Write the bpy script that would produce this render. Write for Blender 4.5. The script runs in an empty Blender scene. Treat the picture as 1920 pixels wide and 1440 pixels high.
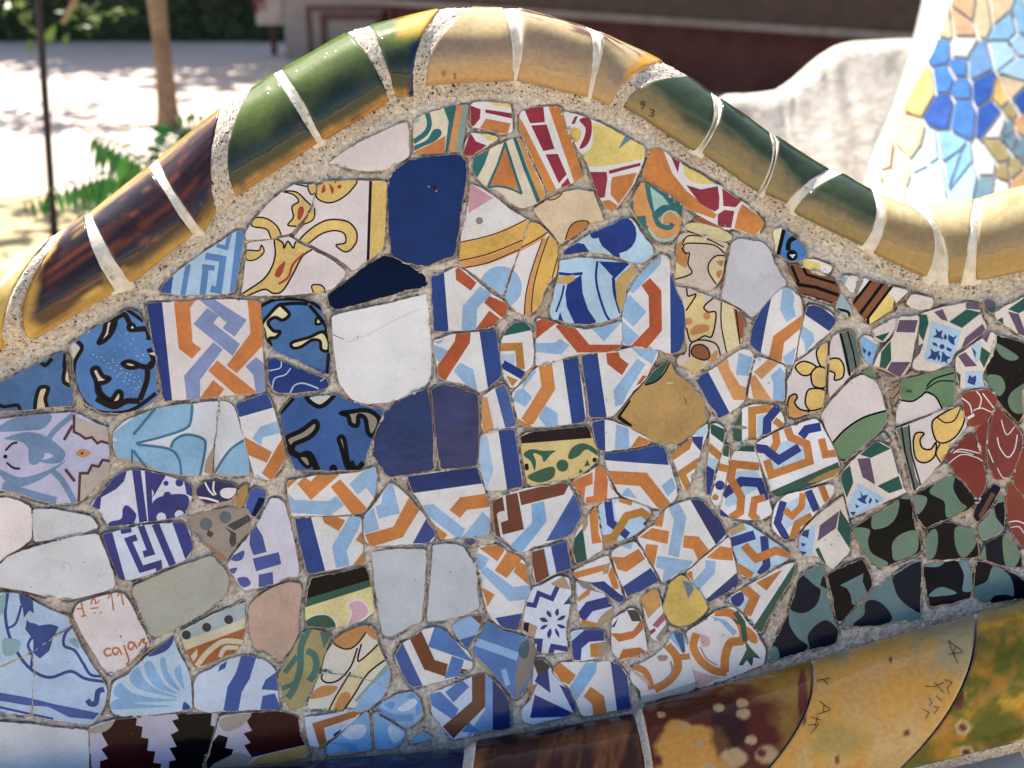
import bpy, math, random
import numpy as np
from mathutils import Vector
from mathutils.geometry import tessellate_polygon

# ------------------------------------------------------------------ camera, sky, sun, exposure
SC = bpy.context.scene
COL = SC.collection
PITCH = math.radians(24.0)
CAMZ = 1.34
FPX = 2000.0                      # focal length in photograph pixels (1920 wide)
cam_data = bpy.data.cameras.new("camera")
cam_data.sensor_width = 36.0
cam_data.lens = 36.0 * FPX / 1920.0
cam_data.clip_start = 0.05
cam_data.clip_end = 800.0
cam_data.dof.use_dof = True
cam_data.dof.focus_distance = 1.16
cam_data.dof.aperture_fstop = 4.2
cam = bpy.data.objects.new("camera", cam_data)
cam.location = (0, 0, CAMZ)
cam.rotation_euler = (math.radians(90) - PITCH, 0, 0)
COL.objects.link(cam)
SC.camera = cam

# direction towards the sun: high, behind the bench wall and a little to the left
SUN = Vector((-0.34, 0.52, 0.80)).normalized()
SUN_EL = math.asin(SUN.z)
world = bpy.data.worlds.new("World")
SC.world = world
world.use_nodes = True
wn = world.node_tree
for n in list(wn.nodes):
    wn.nodes.remove(n)
w_out = wn.nodes.new("ShaderNodeOutputWorld")
w_bg = wn.nodes.new("ShaderNodeBackground")
w_sky = wn.nodes.new("ShaderNodeTexSky")
w_sky.sky_type = 'NISHITA'
w_sky.sun_disc = False
w_sky.sun_elevation = SUN_EL
w_sky.sun_rotation = math.atan2(SUN.x, SUN.y)
w_sky.air_density = 1.0
w_sky.dust_density = 1.6
w_sky.ozone_density = 1.0
w_bg.inputs["Strength"].default_value = 0.105
wn.links.new(w_sky.outputs[0], w_bg.inputs[0])
wn.links.new(w_bg.outputs[0], w_out.inputs[0])

sun_data = bpy.data.lights.new("sun", 'SUN')
sun_data.energy = 5.0
sun_data.angle = math.radians(0.53)
sun_data.color = (1.0, 0.94, 0.84)
sun_ob = bpy.data.objects.new("sun", sun_data)
sun_ob.rotation_euler = (-SUN).to_track_quat('-Z', 'Y').to_euler()
sun_ob.location = SUN * 20
COL.objects.link(sun_ob)

SC.view_settings.view_transform = 'Standard'
SC.view_settings.look = 'None'
SC.view_settings.gamma = 1.0
SC.view_settings.use_curve_mapping = False
SC.view_settings.exposure = 1.12

rnd = random.Random(7)
RIGHT = np.array((1.0, 0, 0))
UP = np.array((0, math.sin(PITCH), math.cos(PITCH)))
FWD = np.array((0, math.cos(PITCH), -math.sin(PITCH)))
CAM = np.array((0, 0, CAMZ))

# ------------------------------------------------------------------ geometry helpers
def ray(px, py):
    px = np.asarray(px, float); py = np.asarray(py, float)
    return (((px - 960) / FPX)[..., None] * RIGHT + ((720 - py) / FPX)[..., None] * UP + FWD)

def at(px, py, d):
    """point seen at a photograph pixel, at distance d along the view axis"""
    return CAM + ray(px, py) * np.asarray(d, float)[..., None]

def ground_at(px, py, z=0.0):
    r = ray(px, py)
    return CAM + r * ((z - CAMZ) / r[2])

def wall_depth(px, py):
    px = np.asarray(px, float); py = np.asarray(py, float)
    base = 1.16 + 0.05 * np.cos((px - 860) * math.pi / 1000.0)
    return base * (1 + 0.17 * (py - 720) / 2000.0)

_perm = np.random.RandomState(3).rand(4096)
def vnoise(x, y, seed=0):
    x = np.asarray(x, float); y = np.asarray(y, float)
    xi = np.floor(x).astype(int); yi = np.floor(y).astype(int)
    fx = x - xi; fy = y - yi
    fx = fx * fx * (3 - 2 * fx); fy = fy * fy * (3 - 2 * fy)
    def h(a, b):
        return _perm[(a * 127 + b * 311 + (a * b) % 97 * 13 + seed * 733) % 4096]
    a = h(xi, yi) * (1 - fx) + h(xi + 1, yi) * fx
    b = h(xi, yi + 1) * (1 - fx) + h(xi + 1, yi + 1) * fx
    return a * (1 - fy) + b * fy

def fbm(x, y, seed=0, oct=4):
    t = 0; a = 0.5; s = 0
    for k in range(oct):
        t = t + a * vnoise(x * 2 ** k, y * 2 ** k, seed + k); s += a; a *= 0.5
    return t / s

def catmull(pts, closed=False, n=5):
    P = [np.array(p, float) for p in pts]
    m = len(P)
    if m < 3 and not closed:
        return P
    out = []
    rng = range(m) if closed else range(m - 1)
    for i in rng:
        if closed:
            a, b, c, d = P[i - 1], P[i], P[(i + 1) % m], P[(i + 2) % m]
        else:
            a, b, c, d = P[max(i - 1, 0)], P[i], P[i + 1], P[min(i + 2, m - 1)]
        for k in range(n):
            t = k / n
            out.append(0.5 * ((2 * b) + (c - a) * t + (2 * a - 5 * b + 4 * c - d) * t * t + (3 * b - a - 3 * c + d) * t ** 3))
    if not closed:
        out.append(P[-1])
    return out

def area2(p):
    s = 0
    for i in range(len(p)):
        x0, y0 = p[i - 1][0], p[i - 1][1]; x1, y1 = p[i][0], p[i][1]
        s += x0 * y1 - x1 * y0
    return s

def tri_poly(p):
    idx = tessellate_polygon([[Vector((q[0], q[1], 0)) for q in p]])
    return [[p[i] for i in t] for t in idx]

def clip_convex(sub, tri):
    """clip polygon sub by convex ccw polygon"""
    out = sub
    m = len(tri)
    for i in range(m):
        if len(out) < 3:
            return []
        ax, ay = tri[i][0], tri[i][1]; bx, by = tri[(i + 1) % m][0], tri[(i + 1) % m][1]
        ex, ey = bx - ax, by - ay
        res = []
        ps = out[-1]; ds = ex * (ps[1] - ay) - ey * (ps[0] - ax)
        for q in out:
            dq = ex * (q[1] - ay) - ey * (q[0] - ax)
            if dq >= 0:
                if ds < 0:
                    t = ds / (ds - dq); res.append((ps[0] + (q[0] - ps[0]) * t, ps[1] + (q[1] - ps[1]) * t))
                res.append(q)
            elif ds >= 0:
                t = ds / (ds - dq); res.append((ps[0] + (q[0] - ps[0]) * t, ps[1] + (q[1] - ps[1]) * t))
            ps, ds = q, dq
        out = res
    return out

def stroke_quads(pts, w, closed=False):
    P = [np.array(p, float) for p in pts]
    Q = [P[0]]
    for p in P[1:]:
        if np.linalg.norm(p - Q[-1]) > 1e-3: Q.append(p)
    P = Q; m = len(P)
    if closed and m > 2 and np.linalg.norm(P[0] - P[-1]) < 1e-3:
        P = P[:-1]; m -= 1
    if m < 2: return []
    L = []; R = []
    for i in range(m):
        a = P[i - 1] if (i > 0 or closed) else None
        c = P[(i + 1) % m] if (i < m - 1 or closed) else None
        d1 = (P[i] - a) if a is not None else (c - P[i])
        d2 = (c - P[i]) if c is not None else d1
        d1 = d1 / (np.linalg.norm(d1) + 1e-9); d2 = d2 / (np.linalg.norm(d2) + 1e-9)
        n1 = np.array((-d1[1], d1[0])); n2 = np.array((-d2[1], d2[0]))
        n = n1 + n2; ln = np.linalg.norm(n)
        if ln < 0.3: n = n1; k = 1
        else:
            n = n / ln; k = min(1 / max(n.dot(n1), 0.4), 1.8)
        L.append(P[i] + n * k * w / 2); R.append(P[i] - n * k * w / 2)
    out = []
    for i in range(m if closed else m - 1):
        j = (i + 1) % m
        out.append([tuple(L[i]), tuple(L[j]), tuple(R[j]), tuple(R[i])])
    return out

# ------------------------------------------------------------------ object helpers
def tag(o, label=None, cat=None, group=None, kind=None):
    if label: o["label"] = label
    if cat: o["category"] = cat
    if group: o["group"] = group
    if kind: o["kind"] = kind
    return o

def empty(name, loc, label=None, cat=None, group=None):
    o = bpy.data.objects.new(name, None)
    o.location = tuple(float(v) for v in loc); o.empty_display_size = 0.1
    COL.objects.link(o)
    tag(o, label, cat, group)
    return o

def mesh_obj(name, verts, faces, mats, parent=None, mat_idx=None, smooth=False, origin=None):
    """verts in world coordinates; origin = object origin in world"""
    V = np.asarray(verts, float)
    org = np.asarray(origin, float) if origin is not None else V.mean(axis=0)
    me = bpy.data.meshes.new(name)
    me.from_pydata([tuple(v) for v in (V - org)], [], faces)
    for m in (mats if isinstance(mats, (list, tuple)) else [mats]):
        me.materials.append(m)
    if mat_idx is not None:
        me.polygons.foreach_set("material_index", mat_idx)
    if smooth:
        me.polygons.foreach_set("use_smooth", [True] * len(me.polygons))
    me.update()
    o = bpy.data.objects.new(name, me)
    COL.objects.link(o)
    if parent is not None:
        o.parent = parent
        o.location = tuple(org - np.array(parent_world(parent)))
    else:
        o.location = tuple(org)
    return o

def parent_world(p):
    l = np.array(p.location)
    while p.parent is not None:
        p = p.parent; l = l + np.array(p.location)
    return l

def box_mesh(c, s, rotz=0.0):
    cx, cy, cz = c; sx, sy, sz = (v / 2 for v in s)
    co, si = math.cos(rotz), math.sin(rotz)
    V = []
    for dz in (-sz, sz):
        for dx, dy in ((-sx, -sy), (sx, -sy), (sx, sy), (-sx, sy)):
            V.append((cx + dx * co - dy * si, cy + dx * si + dy * co, cz + dz))
    F = [(3, 2, 1, 0), (4, 5, 6, 7), (0, 1, 5, 4), (1, 2, 6, 5), (2, 3, 7, 6), (3, 0, 4, 7)]
    return V, F

def tube_mesh(path, radii, n=12, wob=0.0, seed=0):
    P = [np.array(p, float) for p in path]; V = []; F = []
    r = random.Random(seed)
    for i, p in enumerate(P):
        d = P[min(i + 1, len(P) - 1)] - P[max(i - 1, 0)]; d /= np.linalg.norm(d)
        a = np.cross(d, (0.31, 0.9, 0.2)); a /= np.linalg.norm(a); b = np.cross(d, a)
        for k in range(n):
            t = 2 * math.pi * k / n; rr = radii[i] * (1 + wob * (r.random() - .5))
            V.append(p + rr * (math.cos(t) * a + math.sin(t) * b))
    for i in range(len(P) - 1):
        for k in range(n):
            F.append((i * n + k, i * n + (k + 1) % n, (i + 1) * n + (k + 1) % n, (i + 1) * n + k))
    F.append(tuple(range(n - 1, -1, -1))); F.append(tuple(range((len(P) - 1) * n, len(P) * n)))
    return V, F

# ------------------------------------------------------------------ materials
def s2l(c):
    return c / 12.92 if c <= 0.04045 else ((c + 0.055) / 1.055) ** 2.4
def hex2lin(h, gain=1.0):
    return tuple(min(s2l(int(h[i:i + 2], 16) / 255.0) * gain, 0.86) for i in (0, 2, 4))

def new_mat(name):
    m = bpy.data.materials.new(name); m.use_nodes = True
    nt = m.node_tree; b = nt.nodes["Principled BSDF"]
    return m, nt, b

GLAZE_GAIN = 1.15
def deepen(c):
    """pull the darker pigments down a little and take some chroma out"""
    y = 0.21 * c[0] + 0.72 * c[1] + 0.07 * c[2]
    k = (max(y, 0.01) / 0.62) ** 0.24
    return tuple((v * 0.88 + y * 0.12) * k for v in c)
def glaze_mat(code, hx, rough=0.13, var=0.10, chroma=True):
    m, nt, b = new_mat("glaze_" + code)
    N = nt.nodes; L = nt.links
    geo = N.new("ShaderNodeNewGeometry")
    n1 = N.new("ShaderNodeTexNoise"); n1.inputs["Scale"].default_value = 28; n1.inputs["Detail"].default_value = 3
    n2 = N.new("ShaderNodeTexNoise"); n2.inputs["Scale"].default_value = 260; n2.inputs["Detail"].default_value = 3
    L.new(geo.outputs["Position"], n1.inputs["Vector"]); L.new(geo.outputs["Position"], n2.inputs["Vector"])
    mix = N.new("ShaderNodeMath"); mix.operation = 'MULTIPLY_ADD'; mix.inputs[1].default_value = 0.65
    sc = N.new("ShaderNodeMath"); sc.operation = 'MULTIPLY'; sc.inputs[1].default_value = 0.35
    L.new(n2.outputs[0], sc.inputs[0]); L.new(n1.outputs[0], mix.inputs[0]); L.new(sc.outputs[0], mix.inputs[2])
    mr = N.new("ShaderNodeMapRange"); mr.inputs[1].default_value = 0.3; mr.inputs[2].default_value = 0.7
    hc = hex2lin(hx); sat = (max(hc) - min(hc)) / (max(hc) + 1e-6); var = var * (1 + 1.3 * sat)
    mr.inputs[3].default_value = 1 - var * 1.5; mr.inputs[4].default_value = 1 + var * 0.7
    L.new(mix.outputs[0], mr.inputs[0])
    vm = N.new("ShaderNodeVectorMath"); vm.operation = 'SCALE'
    vm.inputs[0].default_value = deepen(hex2lin(hx, GLAZE_GAIN))
    L.new(mr.outputs[0], vm.inputs["Scale"])
    vo = N.new("ShaderNodeTexVoronoi"); vo.inputs["Scale"].default_value = 75
    L.new(geo.outputs["Position"], vo.inputs["Vector"])
    sp = N.new("ShaderNodeMapRange"); sp.inputs[1].default_value = 0.035; sp.inputs[2].default_value = 0.075
    L.new(vo.outputs["Distance"], sp.inputs[0])
    ns = N.new("ShaderNodeTexNoise"); ns.inputs["Scale"].default_value = 21
    L.new(geo.outputs["Position"], ns.inputs["Vector"])
    sm = N.new("ShaderNodeMapRange"); sm.inputs[1].default_value = 0.56; sm.inputs[2].default_value = 0.60; sm.inputs[3].default_value = 1.0; sm.inputs[4].default_value = 0.0
    L.new(ns.outputs[0], sm.inputs[0])
    mxs = N.new("ShaderNodeMath"); mxs.operation = 'MAXIMUM'; L.new(sp.outputs[0], mxs.inputs[0]); L.new(sm.outputs[0], mxs.inputs[1])
    mcs = N.new("ShaderNodeMix"); mcs.data_type = 'RGBA'; mcs.inputs[6].default_value = (*hex2lin("6a5a50"), 1)
    L.new(mxs.outputs[0], mcs.inputs[0]); L.new(vm.outputs[0], mcs.inputs[7])
    # fine crazing of the old glaze and faint stains
    cz = N.new("ShaderNodeTexVoronoi"); cz.feature = 'DISTANCE_TO_EDGE'; cz.inputs["Scale"].default_value = 62
    ad = N.new("ShaderNodeVectorMath"); ad.operation = 'MULTIPLY_ADD'; ad.inputs[1].default_value = (0.02, 0.02, 0.02)
    L.new(n1.outputs["Color"], ad.inputs[0]); L.new(geo.outputs["Position"], ad.inputs[2]); L.new(ad.outputs[0], cz.inputs["Vector"])
    cl = N.new("ShaderNodeMapRange"); cl.inputs[1].default_value = 0.006; cl.inputs[2].default_value = 0.022; cl.inputs[3].default_value = 0.88; cl.inputs[4].default_value = 1.0
    L.new(cz.outputs["Distance"], cl.inputs[0])
    nm = N.new("ShaderNodeTexNoise"); nm.inputs["Scale"].default_value = 13; nm.inputs["Detail"].default_value = 4
    L.new(geo.outputs["Position"], nm.inputs["Vector"])
    cm = N.new("ShaderNodeMapRange"); cm.inputs[1].default_value = 0.50; cm.inputs[2].default_value = 0.58; cm.inputs[3].default_value = 1.0; cm.inputs[4].default_value = 0.0
    L.new(nm.outputs[0], cm.inputs[0])
    cx_ = N.new("ShaderNodeMath"); cx_.operation = 'MAXIMUM'; L.new(cl.outputs[0], cx_.inputs[0]); L.new(cm.outputs[0], cx_.inputs[1])
    vz = N.new("ShaderNodeVectorMath"); vz.operation = 'SCALE'; L.new(mcs.outputs[2], vz.inputs[0]); L.new(cx_.outputs[0], vz.inputs["Scale"])
    st = N.new("ShaderNodeMapRange"); st.inputs[1].default_value = 0.52; st.inputs[2].default_value = 0.75; st.inputs[3].default_value = 0.0; st.inputs[4].default_value = 0.5
    L.new(nm.outputs[0], st.inputs[0])
    ms = N.new("ShaderNodeMix"); ms.data_type = 'RGBA'; ms.blend_type = 'MULTIPLY'; ms.inputs[7].default_value = (0.86, 0.80, 0.70, 1)
    L.new(st.outputs[0], ms.inputs[0]); L.new(vz.outputs[0], ms.inputs[6])
    L.new(ms.outputs[2], b.inputs["Base Color"])
    rr = N.new("ShaderNodeMapRange"); rr.inputs[3].default_value = rough * 0.7; rr.inputs[4].default_value = rough * 1.9
    L.new(n1.outputs[0], rr.inputs[0]); L.new(rr.outputs[0], b.inputs["Roughness"])
    b.inputs["Specular IOR Level"].default_value = 0.24 if max(hc) > 0.12 else 0.10
    bp = N.new("ShaderNodeBump"); bp.inputs["Strength"].default_value = 0.25; bp.inputs["Distance"].default_value = 0.0008
    n3 = N.new("ShaderNodeTexNoise"); n3.inputs["Scale"].default_value = 75; n3.inputs["Detail"].default_value = 1
    L.new(geo.outputs["Position"], n3.inputs["Vector"])
    L.new(n3.outputs[0], bp.inputs["Height"]); L.new(bp.outputs[0], b.inputs["Normal"])
    return m

def rough_mat(name, c1, c2, scale=30, pit_scale=None, pit_col=None, rough=0.9, bump=0.6, dist=0.002, big=None, pit_lo=0.10, pit_hi=0.22, pit_mask=0.46):
    m, nt, b = new_mat(name)
    N = nt.nodes; L = nt.links
    geo = N.new("ShaderNodeNewGeometry")
    n1 = N.new("ShaderNodeTexNoise"); n1.inputs["Scale"].default_value = scale; n1.inputs["Detail"].default_value = 8; n1.inputs["Roughness"].default_value = 0.65
    L.new(geo.outputs["Position"], n1.inputs["Vector"])
    cr = N.new("ShaderNodeValToRGB"); cr.color_ramp.elements[0].position = 0.32; cr.color_ramp.elements[1].position = 0.68
    cr.color_ramp.elements[0].color = (*c1, 1); cr.color_ramp.elements[1].color = (*c2, 1)
    L.new(n1.outputs[0], cr.inputs[0])
    col = cr.outputs[0]; height = n1.outputs[0]
    if pit_scale:
        w = N.new("ShaderNodeTexNoise"); w.inputs["Scale"].default_value = pit_scale * 0.6
        L.new(geo.outputs["Position"], w.inputs["Vector"])
        add = N.new("ShaderNodeVectorMath"); add.operation = 'MULTIPLY_ADD'
        add.inputs[1].default_value = (0.012, 0.012, 0.012)
        L.new(w.outputs["Color"], add.inputs[0]); L.new(geo.outputs["Position"], add.inputs[2])
        v = N.new("ShaderNodeTexVoronoi"); v.inputs["Scale"].default_value = pit_scale; v.inputs["Randomness"].default_value = 1
        L.new(add.outputs[0], v.inputs["Vector"])
        mr = N.new("ShaderNodeMapRange"); mr.inputs[1].default_value = pit_lo; mr.inputs[2].default_value = pit_hi
        L.new(v.outputs["Distance"], mr.inputs[0])
        n4 = N.new("ShaderNodeTexNoise"); n4.inputs["Scale"].default_value = pit_scale * 0.35
        L.new(geo.outputs["Position"], n4.inputs["Vector"])
        mk = N.new("ShaderNodeMapRange"); mk.inputs[1].default_value = pit_mask; mk.inputs[2].default_value = pit_mask + 0.08
        L.new(n4.outputs[0], mk.inputs[0])
        mx = N.new("ShaderNodeMath"); mx.operation = 'MAXIMUM'
        inv = N.new("ShaderNodeMath"); inv.operation = 'SUBTRACT'; inv.inputs[0].default_value = 1.0
        L.new(mk.outputs[0], inv.inputs[1]); L.new(inv.outputs[0], mx.inputs[0]); L.new(mr.outputs[0], mx.inputs[1])
        mc = N.new("ShaderNodeMix"); mc.data_type = 'RGBA'
        mc.inputs[6].default_value = (*pit_col, 1)
        L.new(mx.outputs[0], mc.inputs[0]); L.new(col, mc.inputs[7]); col = mc.outputs[2]
        hm = N.new("ShaderNodeMath"); hm.operation = 'MULTIPLY_ADD'; hm.inputs[1].default_value = 0.8
        L.new(mx.outputs[0], hm.inputs[0]); L.new(n1.outputs[0], hm.inputs[2]); height = hm.outputs[0]
    if big:
        nb = N.new("ShaderNodeTexNoise"); nb.inputs["Scale"].default_value = big[0]; nb.inputs["Detail"].default_value = 3
        L.new(geo.outputs["Position"], nb.inputs["Vector"])
        mb = N.new("ShaderNodeMapRange"); mb.inputs[1].default_value = big[2] if len(big) > 2 else 0.35; mb.inputs[2].default_value = big[3] if len(big) > 2 else 0.65
        L.new(nb.outputs[0], mb.inputs[0])
        m2 = N.new("ShaderNodeMix"); m2.data_type = 'RGBA'; m2.blend_type = 'MULTIPLY'
        m2.inputs[7].default_value = (*big[1], 1)
        L.new(mb.outputs[0], m2.inputs[0]); L.new(col, m2.inputs[6]); col = m2.outputs[2]
    L.new(col, b.inputs["Base Color"])
    b.inputs["Roughness"].default_value = rough
    b.inputs["Specular IOR Level"].default_value = 0.3
    bp = N.new("ShaderNodeBump"); bp.inputs["Strength"].default_value = bump; bp.inputs["Distance"].default_value = dist
    L.new(height, bp.inputs["Height"]); L.new(bp.outputs[0], b.inputs["Normal"])
    return m

def attr_glaze(name, rough=0.08):
    """glaze whose colour is stored on the piece (attribute 'glaze'), with fine streaks"""
    m, nt, b = new_mat(name)
    N = nt.nodes; L = nt.links
    a = N.new("ShaderNodeAttribute"); a.attribute_name = "glaze"
    geo = N.new("ShaderNodeNewGeometry")
    n1 = N.new("ShaderNodeTexNoise"); n1.inputs["Scale"].default_value = 190; n1.inputs["Detail"].default_value = 4
    L.new(geo.outputs["Position"], n1.inputs["Vector"])
    mr = N.new("ShaderNodeMapRange"); mr.inputs[1].default_value = 0.3; mr.inputs[2].default_value = 0.7
    mr.inputs[3].default_value = 0.86; mr.inputs[4].default_value = 1.08
    L.new(n1.outputs[0], mr.inputs[0])
    vm = N.new("ShaderNodeVectorMath"); vm.operation = 'SCALE'
    L.new(a.outputs["Color"], vm.inputs[0]); L.new(mr.outputs[0], vm.inputs["Scale"])
    L.new(vm.outputs[0], b.inputs["Base Color"])
    n2 = N.new("ShaderNodeTexNoise"); n2.inputs["Scale"].default_value = 40; n2.inputs["Detail"].default_value = 5
    L.new(geo.outputs["Position"], n2.inputs["Vector"])
    rr = N.new("ShaderNodeMapRange"); rr.inputs[3].default_value = rough * 0.6; rr.inputs[4].default_value = rough * 2.0
    L.new(n2.outputs[0], rr.inputs[0]); L.new(rr.outputs[0], b.inputs["Roughness"])
    bp = N.new("ShaderNodeBump"); bp.inputs["Strength"].default_value = 0.3; bp.inputs["Distance"].default_value = 0.0012
    vo = N.new("ShaderNodeTexVoronoi"); vo.inputs["Scale"].default_value = 95
    L.new(geo.outputs["Position"], vo.inputs["Vector"])
    pm = N.new("ShaderNodeMapRange"); pm.inputs[1].default_value = 0.05; pm.inputs[2].default_value = 0.13
    L.new(vo.outputs["Distance"], pm.inputs[0])
    pa = N.new("ShaderNodeMath"); pa.operation = 'MULTIPLY_ADD'; pa.inputs[1].default_value = 0.5
    L.new(pm.outputs[0], pa.inputs[0]); L.new(n2.outputs[0], pa.inputs[2])
    L.new(pa.outputs[0], bp.inputs["Height"]); L.new(bp.outputs[0], b.inputs["Normal"])
    return m

M_MORTAR = rough_mat("mortar", hex2lin("a89a8c"), hex2lin("f2e6d8"), scale=240, pit_scale=190, pit_col=hex2lin("4a3d34"), bump=1.0, dist=0.0018, big=(16, (0.66, 0.58, 0.50), 0.52, 0.70), pit_mask=0.47)
M_MORTAR_TOP = rough_mat("mortar_coarse", hex2lin("a69686"), hex2lin("f2e3d2"), scale=300, pit_scale=230, pit_col=hex2lin("3c312a"), bump=1.0, dist=0.0022, pit_lo=0.14, pit_hi=0.30, pit_mask=0.37, big=(20, (0.8, 0.76, 0.72), 0.5, 0.7))
M_GROUT = rough_mat("white_grout", hex2lin("c4b9a8"), hex2lin("ebe4d6"), scale=90, pit_scale=70, pit_col=hex2lin("a09280"), bump=0.5, dist=0.0015)
M_BISCUIT = rough_mat("biscuit", hex2lin("8d7868"), hex2lin("cdb49e"), scale=150, bump=0.6, dist=0.001)
# ------------------------------------------------------------------ mosaic data
PAL = {
 'W':'d5d2d2','WL':'d6cbca','W1':'dad8da','W2':'d6d6da','GW':'c0c0c8','GW2':'c4c6ce','GW3':'babec4','PW':'d8ced2','CR':'d8ccb4','CRW':'d6bd98',
 'CRw':'d6cbc0','CR2':'cfc0a4','WP':'cdbcae','WP2':'d6cbca','WLp':'d0c6c6','WLb':'cacdd4','WLl':'cdc8d6','WLl2':'d2c9cc','LBw':'cacce0','LBf':'c0cce2',
 'LBst':'cad2e2','LBw2':'c0cce4','CRs':'d2cabb','GWp':'c4bfb8','LIL':'b4b4d4','LIL2':'beb4c6','GO':'a9a99e','TP':'c4a290',
 'O':'d6802c','OD':'cc5a12','OL':'dc9a48','OLd':'da862a','OLm':'cf8a44','OLs':'dd9850','OB':'c88420','OB2':'b86a2c','O3':'dc7f2c','ORm':'d27f30','ORs':'cf7c28','OS':'e07a2e','OD2':'d0702a','OT':'c8702e','OC':'b98a3c',
 'B':'2c4ea4','BD':'153a88','BD2':'16398c','BN':'0f1c44','BN2':'0e2150','BL':'90b6de','BLp':'a4c2e2','BL2':'7fb2de','BP':'8696ca','B3':'2a3fa2','B2s':'4a6ab8','B7':'2f3f92','BRY':'1c40a6',
 'BS':'2c4688','BS2':'3c4682','BM':'3f86cc','BM2':'3868b4','BM3':'3878be','BM4':'4c86cc','BM5':'4a76b0','BCO':'1a3ea2','BLm':'4a80c8','BLT':'86b4d6','BLg':'6f9fdc','BGd':'3f6a78','BT':'2a6aa0',
 'PBL':'a9c8ea','LB':'a4c4e6','LB2':'7fb0de','LBm':'a6c6e6','LBx':'8ab4e4','LBg':'a4bede','LBs2':'b0cae8','MBs':'80b2e0','MB':'5c8ece','CB':'2c4a9e','CB2':'2c3fa4','CB3':'202c84','CBm':'3a62ba','CBl':'4a62b8','CB4':'2250a8','CB5':'3464b8','CB6':'2f62be','CB7':'4484d0','CB8':'5f9cdc','CB8l':'78b0e2',
 'SLB':'6f90ba','SBL':'9db2ba','SB':'5f8aa8','TB':'467fa4','TG':'7ea8b4','GB':'8aa39e','GBl':'9fb2b6','PT':'9cc4bc',
 'T':'2f7c80','G':'1f6a5c','G2':'2f6c52','GN':'1d6456','TGn':'3f7a72','GS':'6c9068','SG2':'66766a','GP':'6c8a72','GP2':'7a8c7c','GP3':'7f9480','GP4':'6f8f92','GPb':'5c868a',
 'R':'ae3345','RD':'c8442a','RT':'9c3a28','RT2':'9a3020','MAR':'4c1a1e','MR':'6a3a42','RU':'ac5e2c','RO':'b8662c','PK':'d59ca8','PK2':'d0a4b0','PK3':'b8607c','PK4':'b88890','PK5':'cfaaa6','PU':'74587a',
 'BR':'8c4a2c','BRs':'96582f','BRr':'8c4828','BRb':'7c4c34','DBR':'4a2216','DBR2':'4a3434','DBK':'33231f','DKB':'3a2828','K':'1b1614','K2':'1c1a1c','K3':'14121f','BKB':'2c2220','BKG':'1f1c18','BDK':'0f2340','BDKK':'11142c','DG':'5a5652','DGr':'544a50','SG':'6b7478',
 'Y':'dcb84e','YL':'dfc766','YL2':'dccb88','YP':'d6c692','YPl':'d8cfa0','YPt':'c9b68f','YPo':'d8bd7a','YD':'dfae42','YB':'c8a250','YB2':'d4bc76','YB3':'d0984a','YS':'dfb85c','YS2':'dcb95c','YH':'d8b44e','TAN':'bf9650',
 'OLV':'a89a62','TN':'b59572','TNg':'9d9080','CH':'9a8a80','CHs':'b4a89e','CHt':'b59880','CHg':'a89c92','CHb':'8f837a','TCb':'b07a56','GRB':'a09284','GRl':'b4b2b0',
}
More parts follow.
